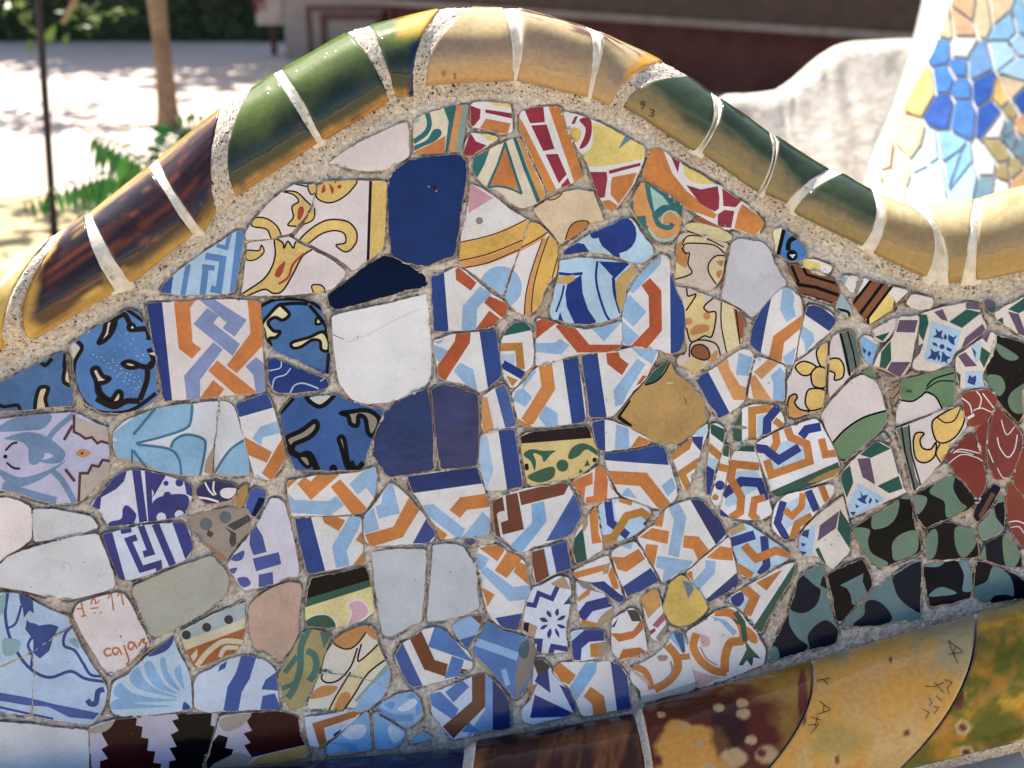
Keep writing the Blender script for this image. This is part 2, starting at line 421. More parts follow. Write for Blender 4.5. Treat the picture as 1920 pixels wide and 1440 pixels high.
MOSAIC = """
@ 480 0 4
t WL 545,1225 720,1100 900,1010 1140,905 1150,1000 1145,1165 1090,1210 960,1275 840,1285 700,1260
t CR 1185,900 1270,855 1420,810 1510,790 1590,785 1560,1000 1540,1130 1380,1145 1190,1150 1180,1000
c T 38 1285,850 1300,930 1270,1000 1180,1065
b T 1185,1095 1280,1050 1330,975 1380,970 1390,1010 1340,1060 1250,1100 1185,1130
d PT 30 1195,895
p O 1185,1155 1200,1130 1290,1090 1420,1020 1415,1160
p T 1405,805 1445,910 1415,1155 1440,1150 1505,785
p OL 1505,785 1555,780 1490,1145 1438,1150
p GB 1555,780 1600,780 1545,1140 1490,1145
@ 860 0 4
t W 90,790 130,765 210,765 385,780 400,890 405,990 350,1005 270,990 180,965 95,950
p R 85,790 165,820 160,890 115,945 85,950
p R 200,820 405,850 405,890 200,845
p O 205,890 390,925 365,1010 160,960
p YL 210,755 390,770 390,808 260,790
t W 85,1000 180,1005 285,1025 290,1045 200,1100 130,1140 100,1170 40,1165 55,1070
p R 85,990 130,1060 210,1090 100,1180 30,1165
p YL 150,1000 290,1025 280,1060 220,1055
@ 750 150 4.8
t CR 660,690 790,630 940,560 1040,525 1090,530 1190,760 1290,960 1310,1050 1230,1110 1100,1155 1000,1110 880,1010 780,960 690,890 655,800
p T 650,690 810,620 760,760 690,890 650,860
p OL 1055,515 1090,525 1320,1050 1255,1090
p O 945,600 800,970 920,950 1040,980 1090,1010 1060,920
s T 22 945,570 880,760 790,965
s T 24 945,560 1040,860 1095,1025
c T 20 790,965 900,958 1010,985 1095,1025
s T 34 1030,515 1130,800 1250,1100
t W 1080,300 1160,260 1250,245 1430,240 1460,270 1490,400 1560,600 1640,860 1630,890 1450,965 1400,985 1340,1000 1310,960 1230,780 1120,560 1080,420
p OLd 1070,330 1115,400 1410,990 1330,1010 1070,430
p R 1115,255 1290,240 1305,380 1170,390
p R 1180,410 1320,400 1390,620 1290,640
p R 1310,670 1420,665 1500,850 1430,930
p R 1450,950 1510,880 1540,945 1450,975
p OLd 1335,235 1440,230 1660,860 1570,925
@ 860 0 4
t W 785,840 860,850 1000,900 1100,945 1240,1020 1390,1100 1400,1150 1365,1260 1310,1380 1230,1500 1170,1575 1110,1560 1050,1470 1000,1330 960,1210 890,1100 830,990 800,900
b YL 1020,920 1240,1010 1405,1110 1395,1185 1250,1220 1080,1245 970,1240 930,1160 990,1110 1010,1020
b R 905,900 960,880 995,910 995,1010 960,1090 905,1115 940,1030 950,960
b Y 835,980 870,955 915,985 915,1030 880,1070 840,1020
p R 845,930 870,875 895,870 870,930
p R 1125,1280 1240,1250 1365,1220 1360,1245 1240,1275 1130,1305
p R 985,1290 1110,1290 1115,1340 1095,1480 1040,1490 1000,1400
p O 1150,1330 1335,1295 1300,1390 1200,1530 1140,1460 1140,1400
p O 1070,1510 1130,1500 1190,1540 1170,1585 1100,1580
p SB 1195,1120 1255,1010 1305,1035
@ 1100 200 4.8
t W 590,375 690,400 760,450 830,490 870,530 1000,600 1150,690 1210,720 1380,850 1440,880 1580,1020 1590,1060 1540,1150 1450,1150 1330,1090 1260,1105 1200,1080 1060,1000 900,910 720,790 520,650 510,560
p OLd 590,365 690,390 770,600 900,760 1170,970 1150,1010 900,920 510,660 500,550
p R 755,440 840,485 820,595
p YL 870,520 1000,590 1160,690 1060,700 950,680 880,620
p R 895,705 1030,745 1180,715 1195,820 1190,920 1150,945 1020,870
p R 1220,735 1390,850 1340,905 1230,895
p R 1180,970 1240,930 1330,940 1300,1090 1180,1080
p OLd 1400,875 1590,1015 1600,1060 1520,1160 1330,1095 1360,960
t OL 500,680 600,720 740,800 860,880 860,960 840,1100 790,1180 700,1250 620,1210 540,1110 440,1000 380,900 400,850
p T 520,680 580,690 700,770 870,880 870,1000 800,940 740,940 650,1000 600,980 550,850
p PT 570,720 690,810 750,890 650,920 610,950
c T 26 610,960 690,900 800,910 850,990
c T 44 605,960 650,1060 740,1090 775,1050
c PT 18 680,1050 690,975 760,940 835,990
p T 370,850 420,850 420,920 450,990 530,980 540,1060 580,1130 480,1100
c PT 26 545,1100 640,1190 740,1195 820,1150
c T 30 520,1080 620,1220 740,1230 850,1150
@ 760 300 4
t CRW 960,370 1070,300 1200,240 1280,220 1420,245 1470,370 1495,455 1400,460 1300,540 1210,600 1165,630 1130,580 1080,520 1010,440
f O DBR 9 1205,610 1230,510 1290,460 1375,465 1340,530 1280,570
c DBR 8 1415,240 1475,390 1497,470
f OL DBR 8 1060,295 1120,295 1175,250 1100,265
@ 0 0 1
t BD 727,345 735,325 763,303 800,295 860,290 872,300 875,330 866,380 858,440 852,478 800,499 760,492 735,478 729,430
d DBR 4 815,352
d CH 2 804,350 818,358
@ 760 300 4
t W 490,185 560,210 660,270 780,370 900,440 935,465 900,560 850,680 780,850 735,1000 720,1010 640,950 540,870 440,800 405,770 415,650 430,520 470,350 485,250
p PK 485,175 660,285 470,400
p YD 405,620 620,575 890,450 940,460 870,640 640,730 400,760
p OL 400,755 640,720 890,600 850,690 640,775 450,815 405,790
d BL 160 715,955
c DBR 8 405,618 600,575 760,520 910,445
c DBR 8 400,755 620,705 880,600
c DBR 8 440,808 620,770 870,665
d CH 27 555,455
t W 935,470 1000,480 1080,560 1140,620 1140,760 1130,860 1060,940 1030,1010 1020,1080 940,1155 890,1160 820,1130 745,1020 790,900 860,690 905,560
d BL 160 715,955
p YD 920,470 1000,470 1065,545 860,655 890,560
p OL 855,655 1065,545 1040,590 845,695
p OL 885,1165 900,1000 950,800 1030,600 1080,570 1000,780 950,1000 945,1165
p YD 945,1165 960,960 1010,750 1080,560 1150,640 1140,840 1060,940 1010,1100
c DBR 8 893,1165 905,1000 955,800 1030,590
c DBR 8 945,1165 960,960 1010,760 1075,570
c DBR 8 850,665 960,610 1065,543
c DBR 8 1145,720 1100,890
t PBL 1180,690 1300,610 1400,550 1480,520 1640,440 1700,440 1760,540 1850,650 1860,710 1820,750 1740,780 1600,730 1500,700 1350,690 1190,715
d BRY 145 1590,555
p BRY 1170,690 1290,620 1340,630 1400,715 1190,725
p BRY 1460,620 1560,720 1610,740 1600,650
b BRY 1390,540 1450,525 1450,580 1400,585
t PBL 1160,750 1300,735 1450,740 1560,755 1680,780 1735,820 1720,880 1660,940 1645,1050 1610,1170 1480,1215 1350,1235 1220,1215 1100,1190 1080,1130 1110,1040 1130,940 1155,850
p BRY 1200,1000 1215,930 1320,860 1330,1000 1370,1120 1430,1210 1420,1235 1270,1230 1210,1100
p BRY 1450,760 1690,770 1570,890
s BRY 22 1145,850 1240,860 1330,850
c BRY 18 1440,760 1430,880 1450,1000 1500,1150 1540,1210
c BRY 24 1560,880 1570,1000 1615,1150
p YB 1575,920 1610,860 1700,795 1745,830 1660,940 1640,1070 1615,1150 1585,1050
p YB 1135,880 1270,860 1270,900 1220,930 1135,925
c BRY 14 1190,940 1170,1030 1130,1140
p BRY 1145,1200 1160,1140 1185,1210
t W 195,870 290,850 370,810 410,810 470,850 560,930 640,1000 740,1060 760,1100 760,1160 700,1190 650,1250 500,1275 350,1280 215,1285
p B 185,865 290,845 325,1290 205,1295
p OD 375,820 400,805 535,920 490,980 380,900
p BL 420,1290 430,1100 560,945 650,1005 540,1110 530,1280
p OD 590,1070 630,1020 770,1080 765,1180 720,1180
p OD 515,1285 630,1130 710,1190 640,1265
@ 440 540 4
t W 1490,395 1660,345 1840,330 1960,315 1970,420 1985,530 2005,610 1990,670 1890,755 1840,780 1740,720 1580,690 1530,670 1520,570 1495,480
p OD 1660,335 1770,330 1765,410 1580,695 1510,655 1525,575 1650,400
p BL 1490,405 1580,380 1540,420
p BL 1480,420 1600,470 1530,560 1490,500
p BL 1640,620 1690,560 1790,610 1825,785 1750,740 1700,690
p B 1835,325 1970,310 1990,530 2015,620 1995,675 1900,755 1870,560
@ 860 560 4
t W 360,225 400,185 470,175 530,195 545,235 555,330 560,430 555,500 490,560 440,650 400,670 355,620 330,540 310,430 320,330
p PBL 310,420 420,410 420,500 330,470
p G 335,280 350,225 420,170 500,170 550,235
s OB 60 310,365 450,360 467,530
s BRY 64 330,490 490,580
p OB 355,575 445,610 400,660
t W 585,150 660,160 740,195 830,215 960,235 1100,205 1220,170 1225,280 1215,370 1130,395 950,405 800,440 660,490 580,500 580,350
p OD 580,175 630,145 730,185 570,310
p BL 570,335 720,330 760,300 830,350 770,420 570,400
p OD 725,205 760,190 880,225 980,345 1225,345 1225,385 1130,400 890,405
p BL 1000,225 1100,195 1225,170 1090,320
@ 1180 360 4
t W 240,462 300,490 310,620 365,780 410,830 415,1000 405,1130 370,1200 310,1215 220,1180 0,1150 -60,1140 -40,860 0,740 90,600
p B 305,600 370,770 420,830 425,1000 415,1140 375,1215 310,1225
p OD 90,700 155,645 240,740 245,1040 130,1175 0,1165 150,1010 145,780
p BL 240,460 235,540 30,760 -10,740 90,590
p BL 0,770 130,900 30,1010 -50,940 -50,850
p BL -60,960 70,1080 0,1160 -70,1110
t RU 485,215 510,190 620,220 700,250 735,280 600,245
t YP 410,260 460,230 560,240 690,280 770,330 760,370 700,385 560,345 430,290
c DBR 11 420,285 560,338 700,378 770,362
t WP 370,340 400,310 470,310 640,360 740,390 720,440 710,520 690,640 640,710 600,740 500,710 420,690 345,680 350,560 355,430
p OLm 350,400 430,330 390,400 440,470 430,560 380,600 340,520
p YP 345,520 400,560 460,600 400,630 335,655
b YP 395,380 480,310 640,360 730,430 640,410 520,380 420,400
c DBR 11 400,440 420,390 520,385 640,400 720,465
c DBR 11 395,420 420,460 450,460 440,540 470,600 430,630 340,655
c DBR 10 395,400 440,330 560,340 710,415
b YP 600,600 610,500 700,480 720,560 690,650 640,680
c DBR 11 720,478 650,480 600,530 595,600 650,690
b OLm 655,520 705,515 690,560
b OLm 650,600 695,590 670,650
t WP 350,710 440,720 560,770 640,800 760,850 830,900 860,1000 850,1080 830,1150 760,1190 690,1220 560,1310 490,1360 420,1310 360,1290 370,1230 430,1220 440,1160 420,1100 430,1000 415,850
p YPo 420,880 460,760 560,780 570,870 650,910 620,1080 460,1120 420,990
p YP 690,820 780,860 825,1150 730,1200 690,1000
p RU 780,870 840,910 870,1010 860,1090 820,1110
c DBR 12 430,715 440,780 500,770 425,890
c DBR 12 630,795 560,860 590,900 650,910 620,1080 560,1080 465,1125 430,1020
c DBR 10 690,825 690,1000 730,1205
c DBR 10 800,880 830,1140
d OLm 28 445,970
d OLm 26 580,930
b OLm 450,1060 500,1000 590,1000 590,1040 500,1070
b YPo 415,1290 520,1230 550,1280 500,1360 430,1330
f RU DBR 11 470,1220 480,1160 540,1145 590,1180 600,1240 550,1260
c DBR 11 450,1240 460,1140 540,1110 650,1140 685,1235
b OLm 620,1220 660,1190 650,1260 590,1270
t GW 770,380 830,350 1000,380 1050,430 1080,520 1120,600 1180,680 1160,710 1080,780 1000,860 920,940 860,880 760,830 690,790 710,680 740,520
t BM 1080,290 1110,262 1150,275 1220,320 1300,400 1335,450 1310,500 1210,525 1150,490 1100,460
p YPl 1065,290 1160,260 1115,470 1060,400
s K 30 1160,280 1115,470
c K 36 1250,340 1200,370 1190,440
d K 42 1220,475
p W 1200,470 1248,468 1225,498
t W 1300,500 1400,510 1520,560 1500,610 1400,600 1300,560
p YL 1300,505 1440,535 1420,610 1290,570
t BRs 1185,575 1240,540 1310,570 1400,600 1500,640 1560,680 1580,760 1560,810 1530,840 1400,800 1290,760 1240,680
s K 22 1215,550 1270,680
s K 26 1230,688 1400,715 1570,775
s K 20 1300,560 1330,620 1570,692
s K 20 1285,765 1530,838
p W 1345,585 1500,632 1420,622
t SBL 1570,815 1590,760 1680,900 1652,955 1600,900 1545,870
c K 20 1560,880 1640,900 1655,950
@ 1440 500 4
t W 560,70 680,70 640,200 600,170 550,100
p SBL 545,60 600,80 570,160
t BRs 720,80 780,110 930,150 1050,180 1030,230 960,270 940,320 830,400 750,440 720,390 630,270 680,200
p W 690,70 770,105 640,245 620,200
p YL 910,190 945,240 935,320 760,435 735,395
p W 930,145 1060,180 960,275 940,230 900,200
s K 22 775,100 635,280
s K 24 862,125 690,355
s K 20 932,145 750,385 752,445
t CRw 1040,270 1085,205 1240,240 1225,310 1130,325 1050,285
t CRw 1140,360 1290,310 1480,270 1575,280 1590,350 1640,460 1560,540 1400,640 1370,720 1240,780 1100,770 1085,740 1140,560 1130,480
p LB 1225,405 1450,480 1390,700 1350,750 1170,700
d CB 20 1305,600
p CB 1330,500 1345,530 1330,555 1315,530
p CB 1230,565 1265,575 1275,600 1240,590
p CB 1340,600 1380,620 1370,640 1340,625
p CB 1280,650 1295,680 1280,712 1268,680
p CB 1255,460 1280,490 1310,475 1300,520 1320,548 1280,535 1236,530 1265,505
p CB 1422,512 1390,530 1355,508 1350,545 1368,572 1400,592 1397,550
p CB 1218,615 1250,640 1292,630 1270,670 1250,705 1230,690 1193,692 1225,655
p CB 1310,635 1340,670 1372,680 1342,700 1345,730 1322,710 1298,718
p PU 1245,340 1310,318 1350,410 1300,395
p GN 1360,415 1490,320 1600,345 1455,460
p PU 1480,260 1580,270 1590,325 1490,315
p PU 1480,535 1610,430 1635,480 1450,615
p GN 1135,360 1190,360 1205,420 1165,560 1130,500
p PU 1165,575 1140,650 1085,710 1110,600
t CRw 985,380 1128,370 1128,440 1100,560 1070,740 1040,780 990,830 850,760 790,750 840,640 920,560 960,480
p PU 985,400 1125,400 1100,495 960,490
p GN 920,555 925,700 870,785 835,755 850,640
p PU 925,715 1070,715 990,830 890,780
t CRw 780,470 950,390 978,385 945,480 870,565 800,545 790,500
p GN 800,525 915,490 860,560
p PU 765,478 800,500 795,548
t LB2 690,545 710,520 760,520 840,570 800,650 780,730 740,720 700,640
p CRw 710,515 760,510 850,570 830,590 755,545
p CB 705,600 740,630 720,655
p CB 760,630 775,650 760,678 745,655
t PU 1620,260 1680,250 1715,300 1690,350 1640,320
p GN 1630,310 1720,295 1685,355
t CRw 1720,405 1700,350 1800,290 1920,230 1990,230 1990,540 1920,530 1850,480
p GN 1800,320 1920,235 2000,235 2000,290 1880,350
p PU 1800,335 1880,355 1945,530 1880,505
p GN 1720,400 1760,380 1770,440
t CRw 1410,680 1560,570 1680,490 1710,520 1680,650 1640,750 1600,800 1620,900 1560,910 1450,920 1420,850 1410,760
p PU 1425,670 1480,640 1570,745 1480,752
p LB 1520,590 1595,555 1590,680 1560,735
p CB 1525,600 1560,640 1555,690
p GN 1600,600 1670,650 1620,760 1588,700
p LB 1480,790 1612,780 1615,905 1480,915
p CB 1510,810 1530,830 1560,815 1562,850 1550,890 1520,880 1495,870
p GN 1410,785 1445,810 1440,910
p PU 1600,530 1670,490 1640,570
t BKB 1710,510 1800,540 1990,600 1990,900 1900,920 1920,1080 1880,1170 1800,1090 1730,1000 1690,930 1640,870 1640,760 1680,640
b GP 1700,570 1800,620 1880,680 1820,705 1740,660
b GP 1640,820 1740,820 1780,900 1740,970 1680,935
b GP 1800,1000 1850,920 2000,850 2000,1000 1900,1100 1830,1080
t RT 1450,970 1520,930 1640,925 1700,950 1715,1010 1690,1080 1650,1160 1530,1200 1490,1150
c W 10 1445,980 1510,1030 1530,1100
c W 9 1560,930 1600,990 1580,1070
c W 9 1610,950 1705,1075
c W 8 1540,1080 1600,1060 1690,1100
p W 1490,1130 1545,1100 1550,1120 1500,1148
@ 1440 820 4
t RT2 1330,140 1400,80 1460,20 1530,-40 1560,0 1600,130 1640,330 1600,430 1570,460 1480,340 1400,270
c W 7 1350,200 1450,130 1560,150 1610,180
c W 8 1390,120 1450,90 1590,120
c W 7 1400,110 1470,110 1540,130
t RT2 1560,-60 1640,-120 1655,-110 1632,30 1630,180 1618,185 1590,80
t RT 1700,-230 1730,-220 1880,-60 1910,0 1900,80 1840,250 1800,310 1700,320 1650,200 1650,20 1680,-120
c W 9 1720,0 1740,80 1800,150 1850,90 1870,-20
c W 8 1690,190 1650,90
c W 8 1750,-130 1790,-20 1850,-80
c W 7 1720,230 1760,300 1810,305
t RT 1920,70 1990,60 1990,400 1940,450 1850,360 1840,310 1880,180
t RT 1800,345 1840,360 1920,470 1990,560 1990,860 1920,840 1860,760 1800,640 1790,480
c W 9 1795,640 1880,630 2000,690
c W 7 1810,680 1880,670 1920,720
@ 1440 500 4
t WLp 1000,850 1080,840 1240,790 1390,760 1400,850 1395,1040 1320,1070 1100,1140 960,1190 965,1090 1000,1000
p GS 995,850 1240,785 1400,755 1405,900 1395,1050 1310,1060 1190,950 1160,960 1080,1010 990,1000
p WLp 1190,950 1260,980 1315,1065 1100,1140 1090,1015
c K 13 990,1000 1080,1010 1150,970 1190,940 1260,980 1310,1075
c K 12 1400,795 1250,840 1190,900
c K 10 1400,860 1280,860 1185,920
b DG 1030,935 1060,920 1085,940 1060,945
t TN 930,880 985,860 993,990 955,1100 935,1000
c K 8 930,925 985,875
c K 8 935,995 995,920
c K 8 940,1060 990,985
@ 1440 820 4
t WLp 960,-60 1130,-125 1280,-190 1440,-230 1475,-150 1490,-80 1430,-10 1360,80 1300,180 1200,300 1110,400 1080,400 1060,260 1020,100 980,0
p SG2 950,-60 1050,-85 1070,100 1110,300 1140,360 1090,410 1050,250
s K 13 1000,-80 1030,120 1105,400
s K 12 1055,-95 1075,120 1145,360
b YS 1260,120 1290,60 1380,40 1340,120 1300,190
f YS K 13 1230,-100 1280,-160 1440,-235 1475,-140 1420,-20 1330,40 1260,20
f YS K 13 1090,40 1110,-30 1170,-30 1140,20 1160,80 1220,90 1260,40 1250,140 1180,190 1110,160
c K 11 1295,190 1260,120 1290,50
c K 10 1270,-150 1330,-110 1400,-130 1445,-220
@ 1240 640 4
t WLp 1060,130 1140,70 1240,10 1243,120 1225,300 1220,430 1200,510 1090,540 1000,570 950,550 945,400 950,290 990,210 1000,160
f YS K 13 1170,60 1250,-10 1265,100 1250,200 1200,190 1170,130
f YS K 13 1005,190 1070,150 1160,190 1110,250 1050,250
f YS K 13 1130,230 1180,190 1240,220 1230,340 1150,340 1125,290
f YS K 13 1080,440 1110,360 1230,370 1230,480 1130,520 1090,490
f OL K 13 955,430 1000,395 1020,420 1000,460 1040,510 1110,530 1000,580 950,545
@ 1440 500 4
t WLp 480,530 540,490 630,480 660,560 695,700 690,740 640,790 550,890 462,980 455,860 460,700
p SG2 530,490 640,470 670,580 705,720 640,790 600,810
s K 18 540,490 580,640 615,820
s K 12 595,480 640,640 665,780
f YS K 13 455,700 530,690 570,750 560,830 500,850 500,800 450,770
@ 1240 640 4
t WLp 1200,560 1250,480 1350,370 1430,290 1510,250 1580,290 1620,320 1650,400 1680,510 1690,600 1640,670 1530,760 1440,850 1370,900 1340,890 1290,760 1240,660
p GS 1280,765 1380,660 1520,570 1690,520 1700,600 1640,680 1530,770 1370,910 1325,885
c K 15 1280,768 1380,660 1520,570 1695,518
s K 14 1330,888 1390,892
t GS 1515,235 1575,195 1600,240 1615,295
s K 12 1510,240 1620,300
@ 1440 820 4
t CRw 820,30 900,70 930,90 980,240 1010,380 1040,410 900,470 750,540 620,600 580,440 540,290 600,210 680,130
p GN 690,130 810,25 920,85 770,155
p PU 670,160 765,155 805,355 710,300
p PU 925,85 945,100 1005,290 975,270
p GN 820,365 980,290 1010,385 910,420
p GN 535,280 615,210 640,340 590,455
p LB 590,520 680,345 885,462 740,550 620,605
p CB 690,397 710,437 752,428 728,470 740,502 700,488 665,462 700,450
p CB 770,450 782,470 762,502 752,480
p CB 655,500 685,520 660,532
p CB 615,560 660,558 640,592
p CB 800,460 830,478 815,495
t LB 845,-10 870,-40 910,30 880,20
t CRw 560,440 580,520 600,620 620,700 610,850 560,940 500,990 430,950 370,890 270,890 230,850 240,740 300,660 380,580 480,500
p PU 390,660 535,550 510,680 370,780
p GN 540,540 625,670 615,840 520,690
p PU 490,985 615,860 600,920 510,1000
p GN 355,840 380,825 440,955 400,935
p LB 235,745 350,650 355,700 330,880 270,900 225,850
p CB 262,700 310,690 300,755 250,735
p CB 245,790 288,800 260,822
p CB 238,850 292,862 258,888
d CH 6 475,805 430,770 525,740
t BKG 620,690 760,610 950,490 1050,430 1070,480 1100,640 1130,740 1150,840 1110,880 950,940 860,975 800,960 700,840 640,730
b GP 800,560 970,465 975,560 930,640 860,680 780,680
b GP 630,695 760,690 750,780 780,870 900,940 840,980 740,890
b GP 930,860 940,780 1010,720 1115,705 1115,860 960,925
p GP 995,460 1060,425 1065,465
t BKB 1095,480 1110,430 1220,370 1370,280 1400,290 1480,370 1550,460 1560,490 1500,540 1380,590 1250,650 1180,680 1120,600
b GP 1210,410 1300,315 1400,275 1390,380 1440,480 1490,530 1360,600 1330,570 1320,480
b GP2 1090,440 1190,450 1170,530 1115,575
b CH 1390,610 1450,575 1520,545 1540,600 1450,640
t BN 1540,580 1580,480 1690,350 1750,380 1700,460 1640,570 1570,640
s BRb 34 1690,420 1590,600
t GP3 1580,660 1650,590 1720,480 1760,410 1775,550 1770,680 1740,720 1620,770 1590,740
p BKB 1690,500 1785,480 1780,690 1710,600
t BKB 1200,690 1330,640 1400,650 1460,675 1540,690 1560,780 1585,870 1560,900 1400,910 1200,920 1180,850 1200,800
b GP 1205,720 1260,690 1275,780 1250,890 1200,920 1175,850
b GP 1400,690 1460,665 1550,690 1560,800 1470,905 1410,830
t BDK 1590,870 1620,810 1760,730 1800,740 1860,830 1900,900 1900,970 1820,970 1700,950 1590,910
b GP 1760,760 1810,740 1890,870 1850,970 1780,955
p GP 1590,880 1630,810 1640,940 1590,915
t BDKK 1165,960 1300,930 1430,920 1500,920 1520,1040 1530,1150 1520,1200 1350,1250 1220,1270 1200,1200 1180,1080
b GP4 1430,925 1500,915 1540,1130 1460,1150 1470,1030
b GP4 1205,1190 1270,1130 1340,1130 1415,1170 1300,1190
b GP4 1165,965 1320,925 1280,970
t BDKK 1565,940 1600,930 1700,970 1850,1030 1990,1130 1990,1200 1800,1220 1650,1240 1570,1220 1545,1150
b GPb 1540,1130 1640,1080 1690,970 1800,1025 1840,1110 1840,1190 1790,1180 1700,1190 1640,1250 1565,1230
t GPb 790,1140 900,1070 1000,990 1140,915 1150,920 1145,1100 1140,1360 1000,1380 830,1410 560,1420 600,1350 720,1230
b BDK 950,1040 1160,940 1160,1290 1070,1280 980,1200 945,1110
b BDK 730,1240 800,1220 880,1270 930,1360 850,1420 690,1440 640,1400 720,1330
p BDK 890,1080 960,1010 990,1015 940,1045
t BDKK 445,1030 600,960 710,915 760,1020 785,1115 715,1195 615,1305 540,1395 510,1360 490,1200
p GPb 540,1110 715,1020 710,1080 745,1170 650,1260 630,1250 620,1180 590,1130
@ 1220 900 4
t GPb 1100,760 1160,690 1290,620 1310,740 1330,920 1370,1040 1410,1150 1380,1230 1200,1270 960,1340 900,1360 890,1280 960,1160 1040,990 1080,860
b BDK 1085,760 1130,710 1230,790 1275,830 1240,940 1140,1000 1040,960 1080,870
p BDK 1290,720 1320,740 1330,820 1270,790
b BDK 1030,985 1040,1080 1100,1180 1180,1250 1090,1320 895,1350 920,1220
b BDK 1190,1240 1180,1160 1250,1080 1330,1055 1420,1150 1390,1240 1210,1280
b GPb 880,1270 940,1250 965,1330 895,1360
t W 1090,615 1080,680 1060,740 970,880 880,1030 830,1150 770,1080 690,980 630,940 600,910 560,900 620,860 760,780 900,700 1000,640
p PBL 560,900 760,790 720,960 690,985
p GN 1090,610 1085,720 830,1160 775,1095
p ORs 790,770 990,670 870,830
s ORs 70 690,800 780,880 720,1010
b BRY 605,880 680,840 700,900 660,950 615,930
t PBL 580,380 690,320 740,340 800,380 900,450 1000,520 1050,570 1000,610 850,690 760,730 680,720 650,600 620,510
s BRY 70 595,470 780,410
s BRY 60 850,420 870,640 820,710
s ORs 62 700,490 790,590 940,530 1050,560
s ORs 62 635,645 760,720
p TN 570,380 690,315 715,370 610,420
@ 1440 820 4
t W2 60,500 140,430 280,400 430,360 460,350 500,370 480,440 380,540 280,640 200,740 140,770 80,740 30,680 40,580
p PBL 100,600 130,500 290,420 340,530 200,640 130,700
s BRY 55 115,480 70,640 150,780
s BRY 60 300,400 365,550
s ORs 50 125,545 180,590 250,520 262,420
s ORs 50 395,355 445,480
s ORs 60 330,590 220,650 185,770
@ 1240 640 4
t W2 700,770 850,690 1000,630 1150,580 1190,610 1240,700 1290,800 1330,900 1335,980 1260,1040 1100,1090 960,1140 870,1165 820,1130 780,1000 730,860
b PBL 850,800 960,740 1080,800 1070,900 850,960 780,870
s ORs 60 945,650 970,720 1090,770 1112,900 825,1000 790,890
s ORs 55 855,680 865,760 825,835
s BRY 65 705,800 780,810 880,890 1035,795
s BRY 65 1050,715 1090,660 1195,640
s ORs 55 1200,730 1230,850 1310,838
p GN 800,1135 1325,905 1345,975 1200,1050 960,1150 870,1175
b OC 1100,1060 1200,1000 1330,950 1300,1010 1180,1050
t W2 615,500 650,490 730,470 820,480 890,500 920,600 910,630 800,690 690,740 545,750 535,650
p GN 525,650 605,515 605,750 535,755
p PBL 720,560 800,540 780,690 720,700
s OB 60 682,740 680,520 830,500
s BRY 65 880,490 795,590 790,700
s OB 50 850,590 920,650
b CH 530,640 600,630 650,650 600,660
t W2 210,740 280,670 345,620 345,680 300,800 250,960 215,1060 200,1130 150,1080 120,960 75,850 150,790
p PBL 235,690 350,620 350,690 290,730
s OB 55 75,870 190,790 213,725
s OB 55 210,1110 150,990 290,895
p BRY 225,715 315,715 300,830 240,760
t W2 375,620 420,620 475,660 465,760 435,880 395,1000 365,1150 340,1150 340,950 355,780
p GN 370,615 480,660 465,765 370,690
p PBL 340,860 440,900 400,980 340,960
s OB 55 350,785 445,870
p BRY 325,920 405,970 370,1150 335,1150
t W2 475,775 505,780 510,860 490,1010 465,1100 440,1230 405,1230 375,1180 405,1060 435,930
p GN 465,775 515,770 505,870 460,855
s OB 55 430,940 505,960
d BRY 36 440,1080
d OB 24 405,1170
t W2 540,830 600,790 690,780 720,870 750,1000 790,1130 815,1220 830,1290 770,1330 650,1335 520,1320 440,1310 450,1210 490,1090 500,960
p PBL 560,980 700,960 740,1010 720,1050 560,1060
b PBL 500,1150 600,1090 720,1100 640,1150 540,1230 480,1230
p GN 540,820 600,780 695,780 700,830
s BRY 70 460,1150 600,1050 740,1060 795,1190
s ORs 60 735,940 540,920 520,1030 600,1170 590,1280 520,1325
s ORs 55 780,1170 700,1190 680,1300 725,1340
p BRY 435,1250 515,1320 435,1320
t W 260,290 350,230 430,180 580,70 650,50 695,110 670,200 640,330 625,430 590,480 500,540 430,580 340,430
p B 250,290 350,225 512,535 430,590
p OLs 415,185 500,135 510,200 590,330 645,350 635,440 540,440
p BL 580,85 685,120 650,260 560,250
t W 712,120 760,120 860,160 930,190 925,300 920,450 840,440 690,425 650,420 675,280
p OLs 695,230 800,135 880,165 750,285
p OLs 660,275 700,250 835,450 690,430
p BL 820,260 890,195 935,250 930,460 835,450 840,310
p BLp 705,115 760,115 740,160
@ 1180 360 4
t W 1060,800 1150,720 1200,720 1280,790 1300,880 1290,990 1265,1100 1230,1290 1200,1300 1130,1270 990,1210 900,1140 930,1000 980,900
p B 915,1000 980,885 1065,795 1030,960 985,1210 890,1145
p BL 1150,715 1210,715 1240,790 1230,850 1250,930 1180,980 1130,880
p ORm 1300,920 1290,1020 1160,1130 1140,1280 1045,1245 1080,1080
p BL 1150,1240 1250,1165 1220,1310 1170,1295
t W 1340,850 1400,850 1500,900 1555,960 1500,1050 1400,1130 1295,1230 1260,1240 1280,1100 1308,960
p B 1325,860 1410,840 1565,960 1500,1045 1318,920
p BL 1285,990 1380,1060 1390,1120 1320,1200 1310,1120 1270,1080
@ 860 560 4
t TAN 1590,480 1620,560 1740,650 1830,760 1875,880 1840,940 1740,1030 1640,1090 1540,1080 1450,1070 1380,1010 1290,960 1190,900 1200,870 1290,750 1390,640 1480,530 1560,475
b GN 1390,630 1450,540 1570,465 1540,540 1480,620 1410,645
c K 13 1585,475 1540,560 1480,620 1400,648
s K 30 1280,760 1195,885 1295,960
c DBR 5 1690,740 1710,790
c YP 10 1560,635 1610,630
b CH 1840,810 1880,840 1860,900
